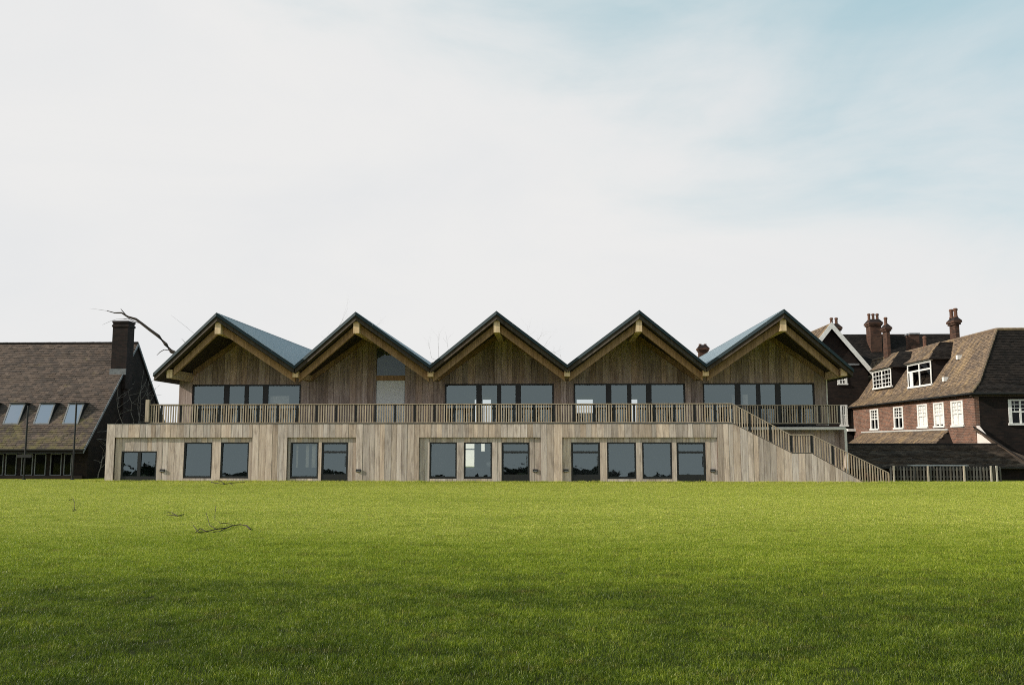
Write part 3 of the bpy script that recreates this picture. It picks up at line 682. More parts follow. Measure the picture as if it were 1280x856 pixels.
# bellcast hipped roof
OV = .32; KX, KZ = LX + .75, 6.35
prof = [(LX - OV, HEZ), (KX, KZ), (RX, RZ2)]
dep = [(prof[i][0] - LX) for i in range(3)]
base = B(); tl = B(); td = B(); YE = 88
for (x0, z0), (x1, z1) in zip(prof, prof[1:]):
    ya, yb = CY + (x0 - LX), CY + (x1 - LX)
    base.slab([(x0, YE, z0), (x0, ya, z0), (x1, yb, z1), (x1, YE, z1)], (0, 0, -.12))
    base.slab([(x0, ya, z0), (50, ya, z0), (50, yb, z1), (x1, yb, z1)], (0, 0, -.12))
    U = Vector((0, YE - ya, 0)); V = Vector((x1 - x0, 0, z1 - z0)); frac = (yb - ya) / (YE - ya)
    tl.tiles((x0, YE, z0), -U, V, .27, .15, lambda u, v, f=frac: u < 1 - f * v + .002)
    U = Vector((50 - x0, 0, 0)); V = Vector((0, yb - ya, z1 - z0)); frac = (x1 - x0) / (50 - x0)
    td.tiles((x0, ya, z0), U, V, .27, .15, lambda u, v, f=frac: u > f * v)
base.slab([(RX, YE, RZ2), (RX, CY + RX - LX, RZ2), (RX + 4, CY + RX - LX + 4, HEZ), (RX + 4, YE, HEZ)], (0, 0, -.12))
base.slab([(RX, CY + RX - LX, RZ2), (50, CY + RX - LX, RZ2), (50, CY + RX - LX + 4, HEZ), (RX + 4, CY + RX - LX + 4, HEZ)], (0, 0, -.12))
rr = base.build('roof', 'tile_shaded', Rh)
tl.build('roof_tiles', 'tile_lit', rr, kind='stuff'); td.build('shaded_roof_tiles', 'tile_shaded', rr, kind='stuff')
hp = B()
for (x0, z0), (x1, z1) in zip(prof, prof[1:]):
    k = max(2, int((z1 - z0) / .22))
    for i in range(k):
        t0, t1 = i / k, (i + 1.12) / k
        p = lambda t: (x0 + (x1 - x0) * t, CY + (x0 - LX) + (x1 - x0) * t, z0 + (z1 - z0) * t + .03)
        hp.tube([p(t0), p(t1)], [.12, .085], 6)
for a in np.arange(CY + RX - LX, YE, .45): hp.tube([(RX, a, RZ2 + .02), (RX, a + .44, RZ2 + .03)], .11, 6)
for a in np.arange(RX, 49.5, .45): hp.tube([(a, CY + RX - LX, RZ2 + .02), (a + .44, CY + RX - LX, RZ2 + .03)], .11, 6)
hp.build('ridge_tile', 'tile_lit', rr, kind='stuff')
gt = B().box(LX - OV - .09, LX - OV + .01, CY - OV - .1, YE, HEZ - .08, HEZ + .03).box(LX - OV + .015, 50, CY - OV - .10, CY - OV, HEZ - .08, HEZ + .03)
gt.build('gutter', 'black_steel', Rh)
dn = B(); y = CY
while y < LY2: dn.box(LX - .10, LX - .002, y, y + .10, HEZ - .22, HEZ - .12); y += .22
dn.box(LX - .14, LX + .2, CY - .05, LY2, HEZ - .115, HEZ - .082)
dn.build('dentil_course', 'brick_red', Rh)
B().box(LX - .25, 48, CY - .14, CY + .1, HEZ - .22, HEZ - .10).build('eaves_board', 'soffit', Rh)
def dormer(y0, y1, z0, z1, cols, casement):
    X = 29.42
    b = B()
    for ys in ((y0, y0 + .15), (y1 - .15, y1)):
        b.add([(X, ys[0], z0 - .2), (X, ys[1], z0 - .2), (31.3, ys[1], z1), (31.3, ys[0], z1), (X, ys[0], z1), (X, ys[1], z1)], [(0, 1, 5, 4), (0, 4, 3), (1, 2, 5), (4, 5, 2, 3), (0, 3, 2, 1)])
    b2 = B(); b2.v, b2.f, b2.t, b2.mi = b.v[6:], [tuple(i - 6 for i in f) for f in b.f[5:]], b.t[5:], b.mi[5:]; b.v, b.f, b.t, b.mi = b.v[:6], b.f[:5], b.t[:5], b.mi[:5]
    d = b.build('dormer', 'brick_shaded', Rh); b2.build('cheek', 'brick_shaded', d)
    o_ = .22; rx = X + 1.35; rz = z1 + 1.45; ry0, ry1 = y0 + 1.45, y1 - 1.2
    r = B(); A_, B_, C_, D_ = (X - o_, y1 + o_, z1), (X - o_, y0 - o_, z1), (rx, ry0, rz), (rx, ry1, rz)
    r.slab([A_, B_, C_, D_], (0, 0, -.06)); r.slab([B_, (31.95, y0 - o_, z1), (31.95, ry0, rz), C_], (0, 0, -.06)); r.slab([(31.95, y1 + o_, z1), A_, D_, (31.95, ry1, rz)], (0, 0, -.06)); r.slab([D_, C_, (31.95, ry0, rz), (31.95, ry1, rz)], (0, 0, -.05))
    r.build('dormer_roof', 'tile_shaded', d)
    q = B(); Vv = Vector((rx - X + o_, 0, rz - z1)); w = y1 - y0 + 2 * o_
    q.tiles((X - o_, y1 + o_, z1), (0, -w, 0), Vv, .27, .15, lambda u, v: u < 1 - v * (1.45 + o_) / w and u > v * (1.2 + o_) / w)
    q.build('dormer_tiles', 'tile_lit', d, kind='stuff')
    q = B(); q.tiles((X - o_, y0 - o_, z1), (31.95 - X + o_, 0, 0), Vector((0, ry0 - y0 + o_, rz - z1)), .27, .15, lambda u, v: u > v * (rx - X + o_) / (31.95 - X + o_))
    q.build('shaded_dormer_tiles', 'tile_shaded', d, kind='stuff')
    f = B(); t = .14
    f.box(X - .05, X + .08, y0, y0 + t, z0, z1 - .1).box(X - .05, X + .08, y1 - t, y1, z0, z1 - .1).box(X - .047, X + .077, y0 + t, y1 - t, z1 - .22, z1 - .1).box(X - .12, X + .08, y0 - .05, y1 + .05, z0 - .08, z0 + .06)
    f.box(X - .16, X + .06, y0 - .15, y1 + .15, z1 - .095, z1 - .02)
    for k in range(1, cols): yy = y0 + (y1 - y0) * k / cols; f.box(X - .03, X + .06, yy - .08, yy + .08, z0 + .06, z1 - .22)
    if casement:
        for k in range(1, 4): zz = z0 + (z1 - z0 - .2) * k / 4; f.box(X - .015, X + .045, y0 + t, y1 - t, zz - .025, zz + .025)
        for k in range(1, cols * 3): yy = y0 + (y1 - y0) * k / (cols * 3); f.box(X - .014, X + .044, yy - .025, yy + .025, z0 + .06, z1 - .22)
    else:
        f.box(X - .028, X + .058, y0 + t, y1 - t, z0 + 1.18, z0 + 1.31)
        f.box(X - .02, X + .05, y1 - .95, y1 - .35, z0 + .06, z0 + 1.18)
    f.build('window_frame', 'white_old', d)
    B().add([(X + .02, y0 + .05, z0), (X + .02, y1 - .05, z0), (X + .02, y1 - .05, z1 - .1), (X + .02, y0 + .05, z1 - .1)], [(0, 3, 2, 1)]).build('pane', 'glass_house', d)
    B().box(X + .5, X + .55, y0 + .16, y1 - .16, z0, z1).build('room_back', 'soffit', d)
dormer(68.9, 73.4, 6.72, 8.68, 2, False)
dormer(76.9, 81.2, 7.1, 8.75, 2, True)
def chimney(parent, u0, u1, vtop, vbot, Y, dl, pots, m='brick_chimney', cap=True, pot_h=.75):
    """front face spans photo columns u0..u1 at depth Y, the stack is dl deep"""
    a, b = atY(u0, vtop, Y), atY(u1, vbot, Y); zt, zb = a.z, b.z - .6
    s_ = B().box(a.x, b.x, Y, Y + dl, zb, zt)
    if cap:
        s_.box(a.x - .10, b.x + .10, Y - .10, Y + dl + .10, zt - .42, zt - .26).box(a.x - .17, b.x + .17, Y - .17, Y + dl + .17, zt - .26, zt - .08)
    o = s_.build('chimney', m, parent)
    if cap:
        c = B(); q0 = [(a.x - .15, Y - .15, zt - .08), (b.x + .15, Y - .15, zt - .08), (b.x + .15, Y + dl + .15, zt - .08), (a.x - .15, Y + dl + .15, zt - .08)]
        q1 = [(a.x + .12, Y + .12, zt + .28), (b.x - .12, Y + .12, zt + .28), (b.x - .12, Y + dl - .12, zt + .28), (a.x + .12, Y + dl - .12, zt + .28)]
        c.add(q0 + q1, [(4, 5, 6, 7), (0, 1, 5, 4), (1, 2, 6, 5), (2, 3, 7, 6), (3, 0, 4, 7)]); c.build('flaunching', 'brick_black', o)
    else: B().box(a.x - .06, b.x + .06, Y - .06, Y + dl + .06, zt - .08, zt + .06).build('cap', 'lead', o)
    for fx, fy in pots:
        B().lathe((a.x + (b.x - a.x) * fx, Y + dl * fy, zt + .15), [(.19, 0), (.17, .1), (.14, .15), (.135, pot_h * .75), (.175, pot_h * .78), (.175, pot_h * .9), (.13, pot_h)], 10).build('chimney_pot', 'terracotta', o)
    return o
chimney(Rh, 1193.5, 1200, 399, 424, 70.0, 1.0, [(.3, .75), (.55, .2)])
chimney(Rh, 1108, 1113.5, 408, 438, 80.0, 1.0, [(.5, .5)])
chimney(Rh, 1137.5, 1149.5, 417, 432, 80.5, 1.0, [], 'brick_chimney', False)
c = atY(1156, 428, 76.0); B().lathe((c.x, c.y, c.z - .6), [(.17, 0), (.16, .9), (.2, .95), (.2, 1.05), (.1, 1.15)], 8).build('vent_pot', 'terracotta', Rh)
for u, v in ((1208, 424), (1189, 472)):             # pale lead vents on the lit slope
    X = 30.8 if v < 450 else 29.65; Y = yAt(u, X); z = KZ + (X - KX) * (RZ2 - KZ) / (RX - KX)
    B().box(X - .35, X, Y - .14, Y + .14, z - .2, z + .12).build('roof_vent', 'white_old', Rh)
# low lean-to roof under the sash windows
ly0, ly1 = yAt(1186, LX), 82.0; lt = B(); tz, ez_ = 3.12, 1.9
lx = LX - 1.6
lt.slab([(lx, ly1, ez_), (lx, ly0 - .9, ez_), (LX, ly0, tz), (LX, ly1, tz)], (0, 0, -.1)); lt.slab([(lx, ly0 - .9, ez_), (LX, ly0 - .9, ez_), (LX, ly0, tz)], (0, 0, -.1))
lt_ = lt.build('lean_to', 'tile_shaded', Rh)
B().tiles((lx, ly1, ez_), (0, -(ly1 - ly0 + .9), 0), (1.6, 0, tz - ez_), .27, .15, lambda u, v: u < 1 - v * .9 / (ly1 - ly0 + .9)).build('lean_to_tiles', 'tile_lit', lt_, kind='stuff')
B().box(LX - .05, LX - .001, ly0, ly1, tz + .03, tz + .15).build('flashing', 'concrete', lt_)
B().box(lx + .15, LX - .01, ly0 - .6, ly1, -1, ez_ - .15).build('lean_to_wall', 'brick_shaded', lt_)

# ------------------------------------------------------------------ gabled house behind
GY = 84.2
Gh = thing('gabled_house', (27, 90, 0), 'tall dark gabled house with white bargeboards behind the right end of the pavilion', 'house')
ap = atY(1038.5, 404, GY); er = atY(1092, 466, GY); gw = er.x - ap.x; el = ap.x - gw
wall = B().box(el + .4, er.x - .4, GY + .3, 100, -1, er.z).xz([(el + .4, er.z), (er.x - .4, er.z), (ap.x, ap.z - .5)], GY + .3, GY + .6).build('wall', 'brick_shaded', Gh)
gs = (ap.z - er.z) / gw
gr_ = B(); gr_.slab([(el, GY - .2, er.z), (ap.x, GY - .2, ap.z), (ap.x, 101, ap.z), (el, 101, er.z)][::-1], (0, 0, -.15)); gr_.slab([(er.x, 101, er.z), (ap.x, 101, ap.z), (ap.x, GY - .2, ap.z), (er.x, GY - .2, er.z)], (0, 0, -.15))
cross_z = atY(1070, 418, 92).z
gr_.slab([(ap.x, 87, cross_z - 5.2), (42, 87, cross_z - 5.2), (42, 92, cross_z), (ap.x, 92, cross_z)], (0, 0, -.15)); gr_.slab([(ap.x, 92, cross_z), (42, 92, cross_z), (42, 97, cross_z - 5.2), (ap.x, 97, cross_z - 5.2)], (0, 0, -.15))
gro = gr_.build('roof', 'tile_shaded', Gh)
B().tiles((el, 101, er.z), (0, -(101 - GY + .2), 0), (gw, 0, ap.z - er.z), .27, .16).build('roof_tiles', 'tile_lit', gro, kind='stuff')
B().tiles((ap.x + 1.0, 87, cross_z - 5.2), (42 - ap.x - 1.0, 0, 0), (0, 5, 5.2), .27, .16).build('shaded_roof_tiles', 'tile_shaded', gro, kind='stuff')
bb = B()
for sg in (-1, 1):
    q = [(ap.x + sg * gw * 1.04, GY - .27, ap.z + .08 - gs * gw * 1.04), (ap.x, GY - .27, ap.z + .08)]
    vs = [q[0], q[1], (q[1][0], q[1][1], q[1][2] - .62), (q[0][0], q[0][1], q[0][2] - .62)]
    if sg > 0: vs = vs[::-1]
    bb.slab(vs[::-1], (0, .07, 0))
bb.build('bargeboard', 'white_old', Gh)
a = atY(1056, 455, GY); b = atY(1075, 455, GY); B().box(a.x - 2.6, b.x, GY + .18, GY + .29, a.z - .1, a.z + .08).build('string_course', 'lead', Gh)
for u0, u1, v0, v1 in ((1047.5, 1058.5, 470, 480), (1050, 1059.5, 506, 532), (1068.5, 1081.5, 515, 540.5)):
    a, b = atY(u0, v0, GY + .25), atY(u1, v1, GY + .25); sashwin(Gh, 'y', GY + .25, a.x, b.x, b.z, a.z, rows=2 if v1 > 500 else 1)
a, b = atY(1057, 536, GY), atY(1076, 539, GY); B().box(a.x, b.x, GY - .7, GY + .3, b.z, a.z).build('canopy', 'white_old', Gh)
chimney(Gh, 1038.5, 1051, 408, 425, 86.5, 1.1, [(.2, .3), (.72, .3)])
chimney(Gh, 1087.5, 1103, 402, 440, 90.0, 1.2, [(.12, .5), (.5, .5), (.88, .5)])
B().box(14, el + .6, 90, 99, -1, 7.5).xz([(14, 7.5), (el + .6, 7.5), (el + .6, 8.2), (14, 8.2)], 90.1, 98.9).yz([(89.8, 7.6), (99.2, 7.6), (94.5, 10.6)], 13.8, el + 1).build('side_wing', 'tile_shaded', Gh)
chimney(Gh, 874, 885, 434, 449, 94.0, .9, [(.2, .5), (.8, .5)], 'brick_chimney', True, .25)

tag(B().slab([(-12, 88, 2.5), (-2, 82.2, 2.5), (-1.85, 82.45, 2.5), (-11.85, 88.25, 2.5)], (0, 0, -2.5)).build('backdrop_wall', 'white'), 'white wall added behind the pavilion to brighten the view through a ground-floor window', 'wall')  # invented wall, turned towards the sun to look white through the glass
# ------------------------------------------------------------------ outbuilding, fence and bits in front of the house
Ob = thing('outbuilding', (30, 57, 0), 'low outbuilding with long dark tiled roof behind the picket fence', 'outbuilding')
t0 = atY(1058, 556, 58.0); OE, OR_ = .78, t0.z
B().box(17.9, 29.6, 55.3, 60.2, -.8, OE).box(29.62, 45, 55.25, 60.25, -.8, OE).build('wall', 'brick_shaded', Ob)
ob = B(); ob.slab([(17.8, 55, OE), (30.5, 55, OE), (28.55, 58, OR_), (17.8, 58, OR_)], (0, 0, -.1)); ob.slab([(17.8, 58, OR_), (28.55, 58, OR_), (28.55, 60.4, 1.0), (17.8, 60.4, 1.0)], (0, 0, -.1))
A_ = atY(1217, 534, 60.2); Hh = atY(1292, 585, 55.0)
ob.slab([(27.6, 54.98, OE), (Hh.x, 54.98, OE), tuple(A_), (28.55, 58, OR_)], (0, 0, -.1)); ob.slab([(Hh.x, 54.98, OE), (Hh.x + 1, 60.2, OE), tuple(A_)], (0, 0, -.1))
obr = ob.build('roof', 'tile_shed', Ob)
B().tiles((17.8, 55, OE), (10.9, 0, 0), (0, 3, OR_ - OE), .3, .17, None, .05).build('roof_tiles', 'tile_shed', obr, kind='stuff')
B().tube([(17.8, 58, OR_ + .03), (28.6, 58, OR_ + .03)], .09, 6).tube([tuple(A_ + Vector((0, 0, .04))), (Hh.x, 54.98, OE + .04)], .05, 6).build('ridge_tile', 'tile_shaded', obr)
B().box(17.8, 27.5, 54.9, 54.98, OE - .07, OE + .02).box(27.5, 45, 54.88, 54.96, OE - .07, OE + .02).build('gutter', 'black_steel', Ob)
a = atY(1215.5, 533, 60.0); b = atY(1228.5, 556, 58.3)
B().yz([(58.2, 2.05), (60.25, 2.05), (60.25, 3.4)], LX + .02, LX + .2).build('gable_end', 'plaster_pale', Ob)
FYY = 52.9
Fn = thing('picket_fence', (23.4, FYY, 0), 'weathered picket fence with a few pale posts at the lawn edge', 'fence')
fa, fb = atY(1113, 601, FYY).x, atY(1251.5, 601, FYY).x; ftop = .90
B().box(fa, fb, FYY + .02, FYY + .06, .25, .33).box(fa, fb, FYY + .02, FYY + .06, .66, .74).build('rail', 'picket', Fn)
pk = B().add([(-.04, -.012, .03), (.04, -.012, .03), (.04, -.012, .82), (0, -.012, .90), (-.04, -.012, .82), (-.04, .012, .03), (.04, .012, .03), (.04, .012, .82), (0, .012, .90), (-.04, .012, .82)],
    [(0, 1, 2, 3, 4), (9, 8, 7, 6, 5), (0, 5, 6, 1), (1, 6, 7, 2), (2, 7, 8, 3), (3, 8, 9, 4), (4, 9, 5, 0)]) or None
pb = B(); pb.add([(-.045, -.012, .03), (.045, -.012, .03), (.045, -.012, .80), (0, -.012, .89), (-.045, -.012, .80), (-.045, .012, .03), (.045, .012, .03), (.045, .012, .80), (0, .012, .89), (-.045, .012, .80)],
    [(0, 1, 2, 3, 4), (9, 8, 7, 6, 5), (0, 5, 6, 1), (1, 6, 7, 2), (2, 7, 8, 3), (3, 8, 9, 4), (4, 9, 5, 0)])
pm = None; x = fa + .05
while x < fb:
    if pm is None: q = pb.build('picket', 'picket'); pm = q.data; q.parent = Fn; q.location = Vector((x, FYY, 0)) - Fn.location
    else: q = share('picket', pm, (x, FYY, random.uniform(-.02, .02)), Fn); q.rotation_euler = (0, random.uniform(-.02, .02), 0)
    x += .19
for u in (1118, 1161, 1206, 1239.8, 1246.8):
    c = atY(u, 601, FYY - .08); B().box(c.x - .042, c.x + .042, FYY - .10, FYY - .02, 0, .93).build('post', 'pale_post', Fn)
Tb = thing('trestle_table', (25, 54.0, 0), 'long grey slatted table standing behind the picket fence', 'table')
a, b = atY(1137, 581, 54), atY(1208, 581, 54)
for k in range(4): B().box(a.x, b.x, 53.7 + k * .17, 53.85 + k * .17, a.z - .05, a.z).build('slat', 'concrete', Tb)
for fx in (.06, .5, .94):
    xx = a.x + (b.x - a.x) * fx
    for yy in (53.75, 54.25): B().box(xx - .035, xx + .035, yy, yy + .07, 0, a.z - .05).build('leg', 'picket', Tb)
    B().box(xx - .03, xx + .03, 53.7, 54.36, a.z - .13, a.z - .052).build('crosspiece', 'picket', Tb)
for u, r_, h_, lab in ((1087.5, .20, .52, 'larger terracotta planter seen through the foot of the stair railing'), (1094.5, .15, .42, 'smaller terracotta planter beside the larger one at the stair foot')):
    c = atY(u, 601, 52.2)
    p = thing('planter', (c.x, c.y, 0), lab, 'planter')
    B().lathe((c.x, c.y, 0), [(r_ * .7, 0), (r_ * .95, h_ * .82), (r_ * 1.08, h_ * .83), (r_ * 1.08, h_), (r_ * .9, h_), (r_ * .85, h_ * .9)], 14).build('pot', 'terracotta', p)
    pl = B()
    for _ in range(26):
        an = random.uniform(0, 6.28); rr_ = random.uniform(.05, r_); x, y, z = c.x + rr_ * math.cos(an), c.y + rr_ * math.sin(an), h_ + random.uniform(-.02, .18)
        pl.add([(x, y, h_ - .04), (x + .05, y + .02, z), (x + .02, y - .03, z + .07), (x - .03, y, z)], [(0, 1, 2, 3)])
    pl.build('foliage', 'hedge', p, kind='stuff')

# ------------------------------------------------------------------ bare trees, twigs and fallen branches
def wander(p, d, ln, r, k=7, wob=.18, r1=.3, droop=0.0):
    pts, rad = [Vector(p)], [r]; d = Vector(d).normalized()
    for i in range(k):
        d = (d + Vector((random.uniform(-1, 1), random.uniform(-1, 1), random.uniform(-1, 1) - droop)) * wob).normalized()
        pts.append(pts[-1] + d * (ln / k)); rad.append(r * (1 - (1 - r1) * (i + 1) / k))
    return pts, rad
def spray(b, p, d, ln, r, depth, wob=.2, spread=.7):
    pts, rad = wander(p, d, ln, r, 6, wob); b.tube(pts, rad, 5 if r > .03 else 4)
    if depth:
        for i in range(2, 7):
            if random.random() < .8:
                dd = (pts[i] - pts[i - 1]).normalized() + Vector((random.uniform(-1, 1), random.uniform(-1, 1), random.uniform(-1, 1))) * spread
                spray(b, pts[i], dd, ln * random.uniform(.3, .55), rad[i] * .55, depth - 1, wob, spread)
ty = 83.0
def tp(u, v, Y=ty): return atY(u, v, Y)
T = thing('bare_tree', (tp(262, 500).x, ty, 0), 'bare leafless tree behind the left gable, one dark bough reaching over the chimney', 'tree')
tr = B(); b0 = tp(262, 500); tr.tube([(b0.x, ty, 0), (b0.x - .2, ty, 4), (b0.x, ty, 7.5), tp(258, 455)], [.32, .27, .22, .17], 8); tr.build('trunk', 'bark', T)
bo = B()
main = [tp(*q) for q in ((258, 455), (236, 449), (214, 439), (207, 430), (198, 420), (187, 412), (178, 405), (170, 399), (160, 396), (152, 391), (143, 391), (134, 388.5))]
bo.tube(main, [.24, .22, .20, .185, .17, .155, .145, .13, .105, .08, .055, .035], 6)
bo.tube([main[8], tp(155, 391), tp(151, 386)], [.06, .05, .025], 5)
bo.tube([tp(176, 404), tp(168, 402), tp(160, 398), tp(154, 399), tp(146, 399)], [.055, .05, .045, .03, .015], 4)
bo.tube([tp(146, 399), tp(139, 401), tp(128, 406)], [.018, .014, .008], 4)
bo.tube([tp(213, 438), tp(205, 437), tp(200, 440), tp(196, 444)], [.05, .045, .04, .02], 4)
bo.tube([tp(134, 388.5), tp(124, 387), tp(112, 385.5)], [.02, .012, .006], 4)
bo.tube([tp(244, 444), tp(228, 424), tp(226, 424)], [.03, .015, .006], 4)
bo.tube([tp(258, 455), tp(252, 425), tp(232, 408), tp(214, 394)], [.02, .014, .009, .004], 4)
bo.build('bough', 'bark', T)
T2 = thing('bare_tree', (tp(632, 500).x, ty, 0), 'bare tree hidden behind the middle gable, only fine twigs above its right slope', 'tree')
tr = B(); b0 = tp(632, 500); tr.tube([(b0.x, ty, 0), (b0.x + .1, ty, 5), tp(634, 440)], [.25, .2, .14], 8); tr.build('trunk', 'bark', T2)
random.seed(11); tw = B()
for q in ((655, 445, 668, 404), (668, 448, 684, 420), (676, 450, 693, 424), (660, 446, 676, 410)):
    p0, p1 = tp(q[0], q[1]), tp(q[2], q[3])
    tw.tube([tp(634, 440), p0], [.05, .02], 4); spray(tw, p0, p1 - p0, (p1 - p0).length * .9, .016, 2, .22, .7)
for q in ((548, 446, 549, 408), (540, 448, 528, 422), (560, 440, 562, 414), (690, 452, 699, 436), (700, 455, 704, 440), (455, 430, 470, 392), (400, 445, 421, 408), (410, 430, 440, 372)):
    p0, p1 = tp(q[0], q[1]), tp(q[2], q[3]); spray(tw, p0, p1 - p0, (p1 - p0).length * .8, .014, 2, .2, .6)
    tw.tube([tp(634, 440), p0 + (tp(634, 440) - p0) * .5 - Vector((0, 0, 1.6)), p0], [.06, .04, .014], 4)
tw.build('twigs', 'twig_pale', T2)
random.seed(5)
Cl = thing('bare_climber', (HX + .3, 59, 0), 'leafless pale climber sprawling over the shaded gable wall beside the chimney', 'climber')
tw = B()
for k in range(7):
    y = random.uniform(55.6, 63.5); z0 = random.uniform(.2, 1.5)
    pts, rad = [Vector((HX + .06, y, 0))], [.035]; d = Vector((0, random.uniform(-.3, .35), 1))
    hmax = min(EZ + (RZH - EZ) * (1 - abs(y - HY - HALF) / HALF) - .3, 7.0)
    for i in range(10):
        d = (d + Vector((0, random.uniform(-.4, .4), random.uniform(-.1, .3)))).normalized(); p = pts[-1] + d * (max(1.5, hmax) / 11)
        p.x = HX + random.uniform(.03, .2); pts.append(p); rad.append(.035 * (1 - i / 12))
        if p.z > hmax: break
    tw.tube(pts, rad, 4)
    for i in range(2, len(pts)):
        for _ in range(2):
            pp, rd_ = wander(pts[i], (random.uniform(.0, .5), random.uniform(-1, 1), random.uniform(-.2, 1)), random.uniform(.5, 1.5), .014, 5, .3, .4)
            tw.tube(pp, rd_, 3)
tw.build('twigs', 'twig_pale', Cl)
def fallen(u, v, segs, lab, r=.035):
    c = gnd(u, v); o = thing('fallen_branch', c, lab, 'branch', 'fallen branches on the lawn'); b = B()
    for pts, rr_ in segs:
        ps = []
        for i, (uu, vv, h) in enumerate(pts):
            g_ = gnd(uu, vv); ps.append(Vector((g_.x, g_.y, h)))
        b.tube(ps, [rr_ * (1 - .6 * i / len(ps)) for i in range(len(ps))], 5)
    b.build('wood', 'bark', o); return o
fallen(280, 661, [([(313, 664, .05), (308, 661, .09), (300, 660, .10), (290, 660.5, .08), (283, 663, .07), (270, 664, .06), (258, 666.5, .05), (248, 668, .06), (241, 663, .14)], .02),
    ([(292, 660.5, .08), (284, 659, .12), (276, 659.5, .12), (268, 657.5, .2)], .011), ([(270, 664, .06), (262, 662, .12), (257, 656, .34)], .010), ([(268, 657.5, .2), (269, 650, .42)], .008), ([(258, 666.5, .05), (250, 665, .10), (244, 668, .05)], .014), ([(283, 663, .07), (275, 666, .05), (266, 667, .04)], .014)],
    'largest dark fallen branch with forked twigs lying on the lawn')
fallen(218, 646, [([(230, 644.5, .05), (222, 646.5, .05), (215, 646, .06), (208, 645, .05)], .013), ([(222, 646.5, .05), (214, 643.5, .08), (209, 643, .08)], .014)], 'short thin fallen branch on the lawn between the largest branch and the wall', .02)
fallen(93, 636, [([(86, 628.5, .1), (91, 628, .16), (93, 632, .12), (93, 637, .05), (95, 640, .03)], .010), ([(93, 637, .05), (91, 640, .03)], .012)], 'thin curved fallen twig far left on the lawn before the tiled house', .02)
fallen(285, 604, [([(264, 603.5, .05), (272, 605, .05), (280, 606, .05), (287, 605, .06), (296, 604, .05), (306, 603.5, .05)], .022), ([(280, 606, .05), (276, 603.5, .12), (270, 602.6, .12)], .02), ([(287, 605, .06), (291, 607, .04)], .016)], 'dark fallen branch lying against the pavilion wall under two windows', .03)

# wood beyond the field, behind the photographer: it shows only in the window glass
random.seed(3); hd = B()
for i in range(95):
    x0 = -190 + i * 4; hs_ = [(-86 + random.uniform(-1, 1), random.uniform(1.4, 2.3)) for _ in range(2)]
    hd.add([(x0, hs_[0][0], 0), (x0 + 4.2, hs_[0][0], 0), (x0 + 4.2, hs_[1][0], hs_[1][1]), (x0 + 2, hs_[0][0], hs_[0][1] * 1.2), (x0, hs_[1][0], hs_[0][1])], [(0, 1, 2, 3, 4)])
for i in range(420):
    x = random.uniform(-190, 190); y = -92 + random.uniform(-14, 6); h = random.uniform(1.4, 2.3) * (1.5 if random.random() < .12 else 1)
    for k in range(26):
        a, e = random.uniform(0, 6.28), random.random() ** .7; rr_ = h * .55 * math.sin(math.pi * min(.97, e * .9 + .12))
        c = Vector((x + rr_ * math.cos(a), y + rr_ * math.sin(a), h * e)); q = h * .24
        hd.add([c + Vector((random.uniform(-q, q), random.uniform(-q, q), random.uniform(-q, q))) for _ in range(4)], [(0, 1, 2), (0, 2, 3), (1, 3, 2)])
hd.build('wood', 'hedge', None, kind='stuff')

# ------------------------------------------------------------------ lawn blades
def tile_mesh(name, N, hmin, hmax, w, seed):
    r = np.random.default_rng(seed)
    p = r.uniform(-.56, .56, (N, 2)); h = r.uniform(hmin, hmax, N) * (1 + .5 * (r.random(N) < .05)); a = r.uniform(0, 2 * np.pi, N); ln = r.normal(0, .55, (N, 2)) * h[:, None]
    # clumps
    cl = r.uniform(-.56, .56, (40, 2)); d = np.min(((p[:, None] - cl[None]) ** 2).sum(2), 1); h *= 1 + .45 * np.exp(-d / .003)
    dx, dy = np.cos(a) * w * .5, np.sin(a) * w * .5
    V = np.zeros((N, 5, 3))
    V[:, 0] = np.stack([p[:, 0] - dx, p[:, 1] - dy, np.zeros(N) - .005], 1); V[:, 1] = np.stack([p[:, 0] + dx, p[:, 1] + dy, np.zeros(N) - .005], 1)
    mx_, my_ = p[:, 0] + ln[:, 0] * .35, p[:, 1] + ln[:, 1] * .35
    V[:, 2] = np.stack([mx_ + dx * .8, my_ + dy * .8, h * .6], 1); V[:, 3] = np.stack([mx_ - dx * .8, my_ - dy * .8, h * .6], 1)
    V[:, 4] = np.stack([p[:, 0] + ln[:, 0], p[:, 1] + ln[:, 1], h * r.uniform(.8, 1, N)], 1)
    me = bpy.data.meshes.new(name); me.vertices.add(N * 5); me.vertices.foreach_set('co', V.reshape(-1).astype(np.float32))
    li = np.zeros((N, 7), np.int32); b = np.arange(N)[:, None] * 5; li[:] = b + np.array([0, 1, 2, 3, 3, 2, 4])
    me.loops.add(N * 7); me.loops.foreach_set('vertex_index', li.reshape(-1))
    me.polygons.add(N * 2); ls = np.zeros((N, 2), np.int32); ls[:, 0] = np.arange(N) * 7; ls[:, 1] = ls[:, 0] + 4; me.polygons.foreach_set('loop_start', ls.reshape(-1))
    me.polygons.foreach_set('loop_total', np.tile([4, 3], N).astype(np.int32)) if False else None
    me.update(calc_edges=True); me.validate()
    t = np.repeat(r.random(N), 2).astype(np.float32)
    at = me.attributes.new('tone', 'FLOAT', 'FACE'); at.data.foreach_set('value', t)
    me.materials.append(M['blade']); return bpy.data.objects.new(name, me)
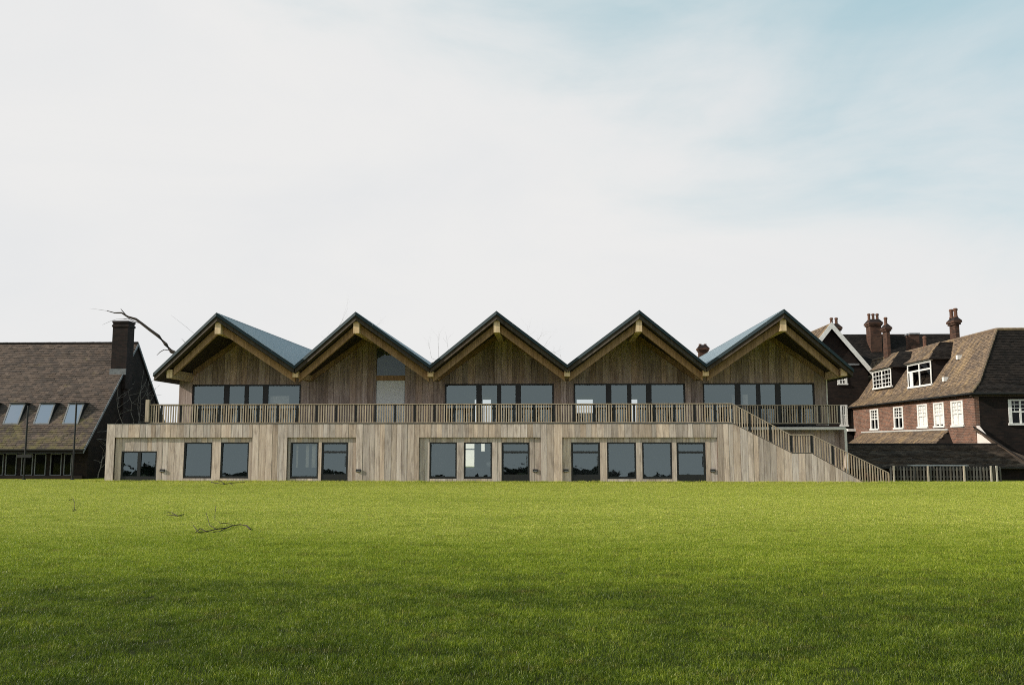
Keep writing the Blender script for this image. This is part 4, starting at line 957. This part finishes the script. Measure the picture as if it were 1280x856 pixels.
def lawn(name, pts, tiles, label_z=0):
    me = bpy.data.meshes.new(name); me.from_pydata(pts, [], []); o = bpy.data.objects.new(name, me); COL.objects.link(o); o['kind'] = 'stuff'
    col = bpy.data.collections.new(name + '_tiles')
    for t in tiles: col.objects.link(t)
    ng = bpy.data.node_groups.new(name, 'GeometryNodeTree')
    ng.interface.new_socket('Geometry', in_out='INPUT', socket_type='NodeSocketGeometry'); ng.interface.new_socket('Geometry', in_out='OUTPUT', socket_type='NodeSocketGeometry')
    N = ng.nodes; gi, go = N.new('NodeGroupInput'), N.new('NodeGroupOutput'); ip = N.new('GeometryNodeInstanceOnPoints'); ci = N.new('GeometryNodeCollectionInfo'); rv = N.new('FunctionNodeRandomValue'); rs = N.new('FunctionNodeRandomValue')
    ci.inputs['Collection'].default_value = col; ci.inputs['Separate Children'].default_value = True; ci.inputs['Reset Children'].default_value = True
    rv.data_type = 'FLOAT_VECTOR'; rv.inputs[0].default_value = (0, 0, 0); rv.inputs[1].default_value = (0, 0, 6.283)
    rs.data_type = 'FLOAT'; rs.inputs[2].default_value = .85; rs.inputs[3].default_value = 1.2
    ip.inputs['Pick Instance'].default_value = True
    K = ng.links.new
    K(gi.outputs[0], ip.inputs['Points']); K(ci.outputs[0], ip.inputs['Instance']); K(rv.outputs[0], ip.inputs['Rotation']); K(rs.outputs[1], ip.inputs['Scale']); K(ip.outputs[0], go.inputs[0])
    md = o.modifiers.new('blades', 'NODES'); md.node_group = ng; return o
near, far = [], []
y = 3.5
while y < 53.2:
    x = -.62 * y * 1.05 - 5
    while x < .56 * y + 6:
        q = (x + random.uniform(-.15, .15), y + random.uniform(-.15, .15), 0)
        if not (y > 50.35 and -26.8 < x < 19.6): (near if y < 24 else far).append(q)
        x += .9
    y += .9
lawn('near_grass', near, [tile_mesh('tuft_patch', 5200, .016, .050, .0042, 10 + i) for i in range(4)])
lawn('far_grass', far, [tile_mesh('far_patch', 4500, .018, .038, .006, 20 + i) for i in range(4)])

edge = []
x = -27
while x < 20:
    edge.append((x, 50.62 + random.uniform(-.06, .06), 0)); x += .3
def wall_edge():
    t = tile_mesh('edge_tuft', 500, .05, .13, .012, 31); m = t.data
    m.transform(Matrix.Diagonal((.32, .32, 1, 1))); return t
lawn('edge_grass', edge, [wall_edge()])
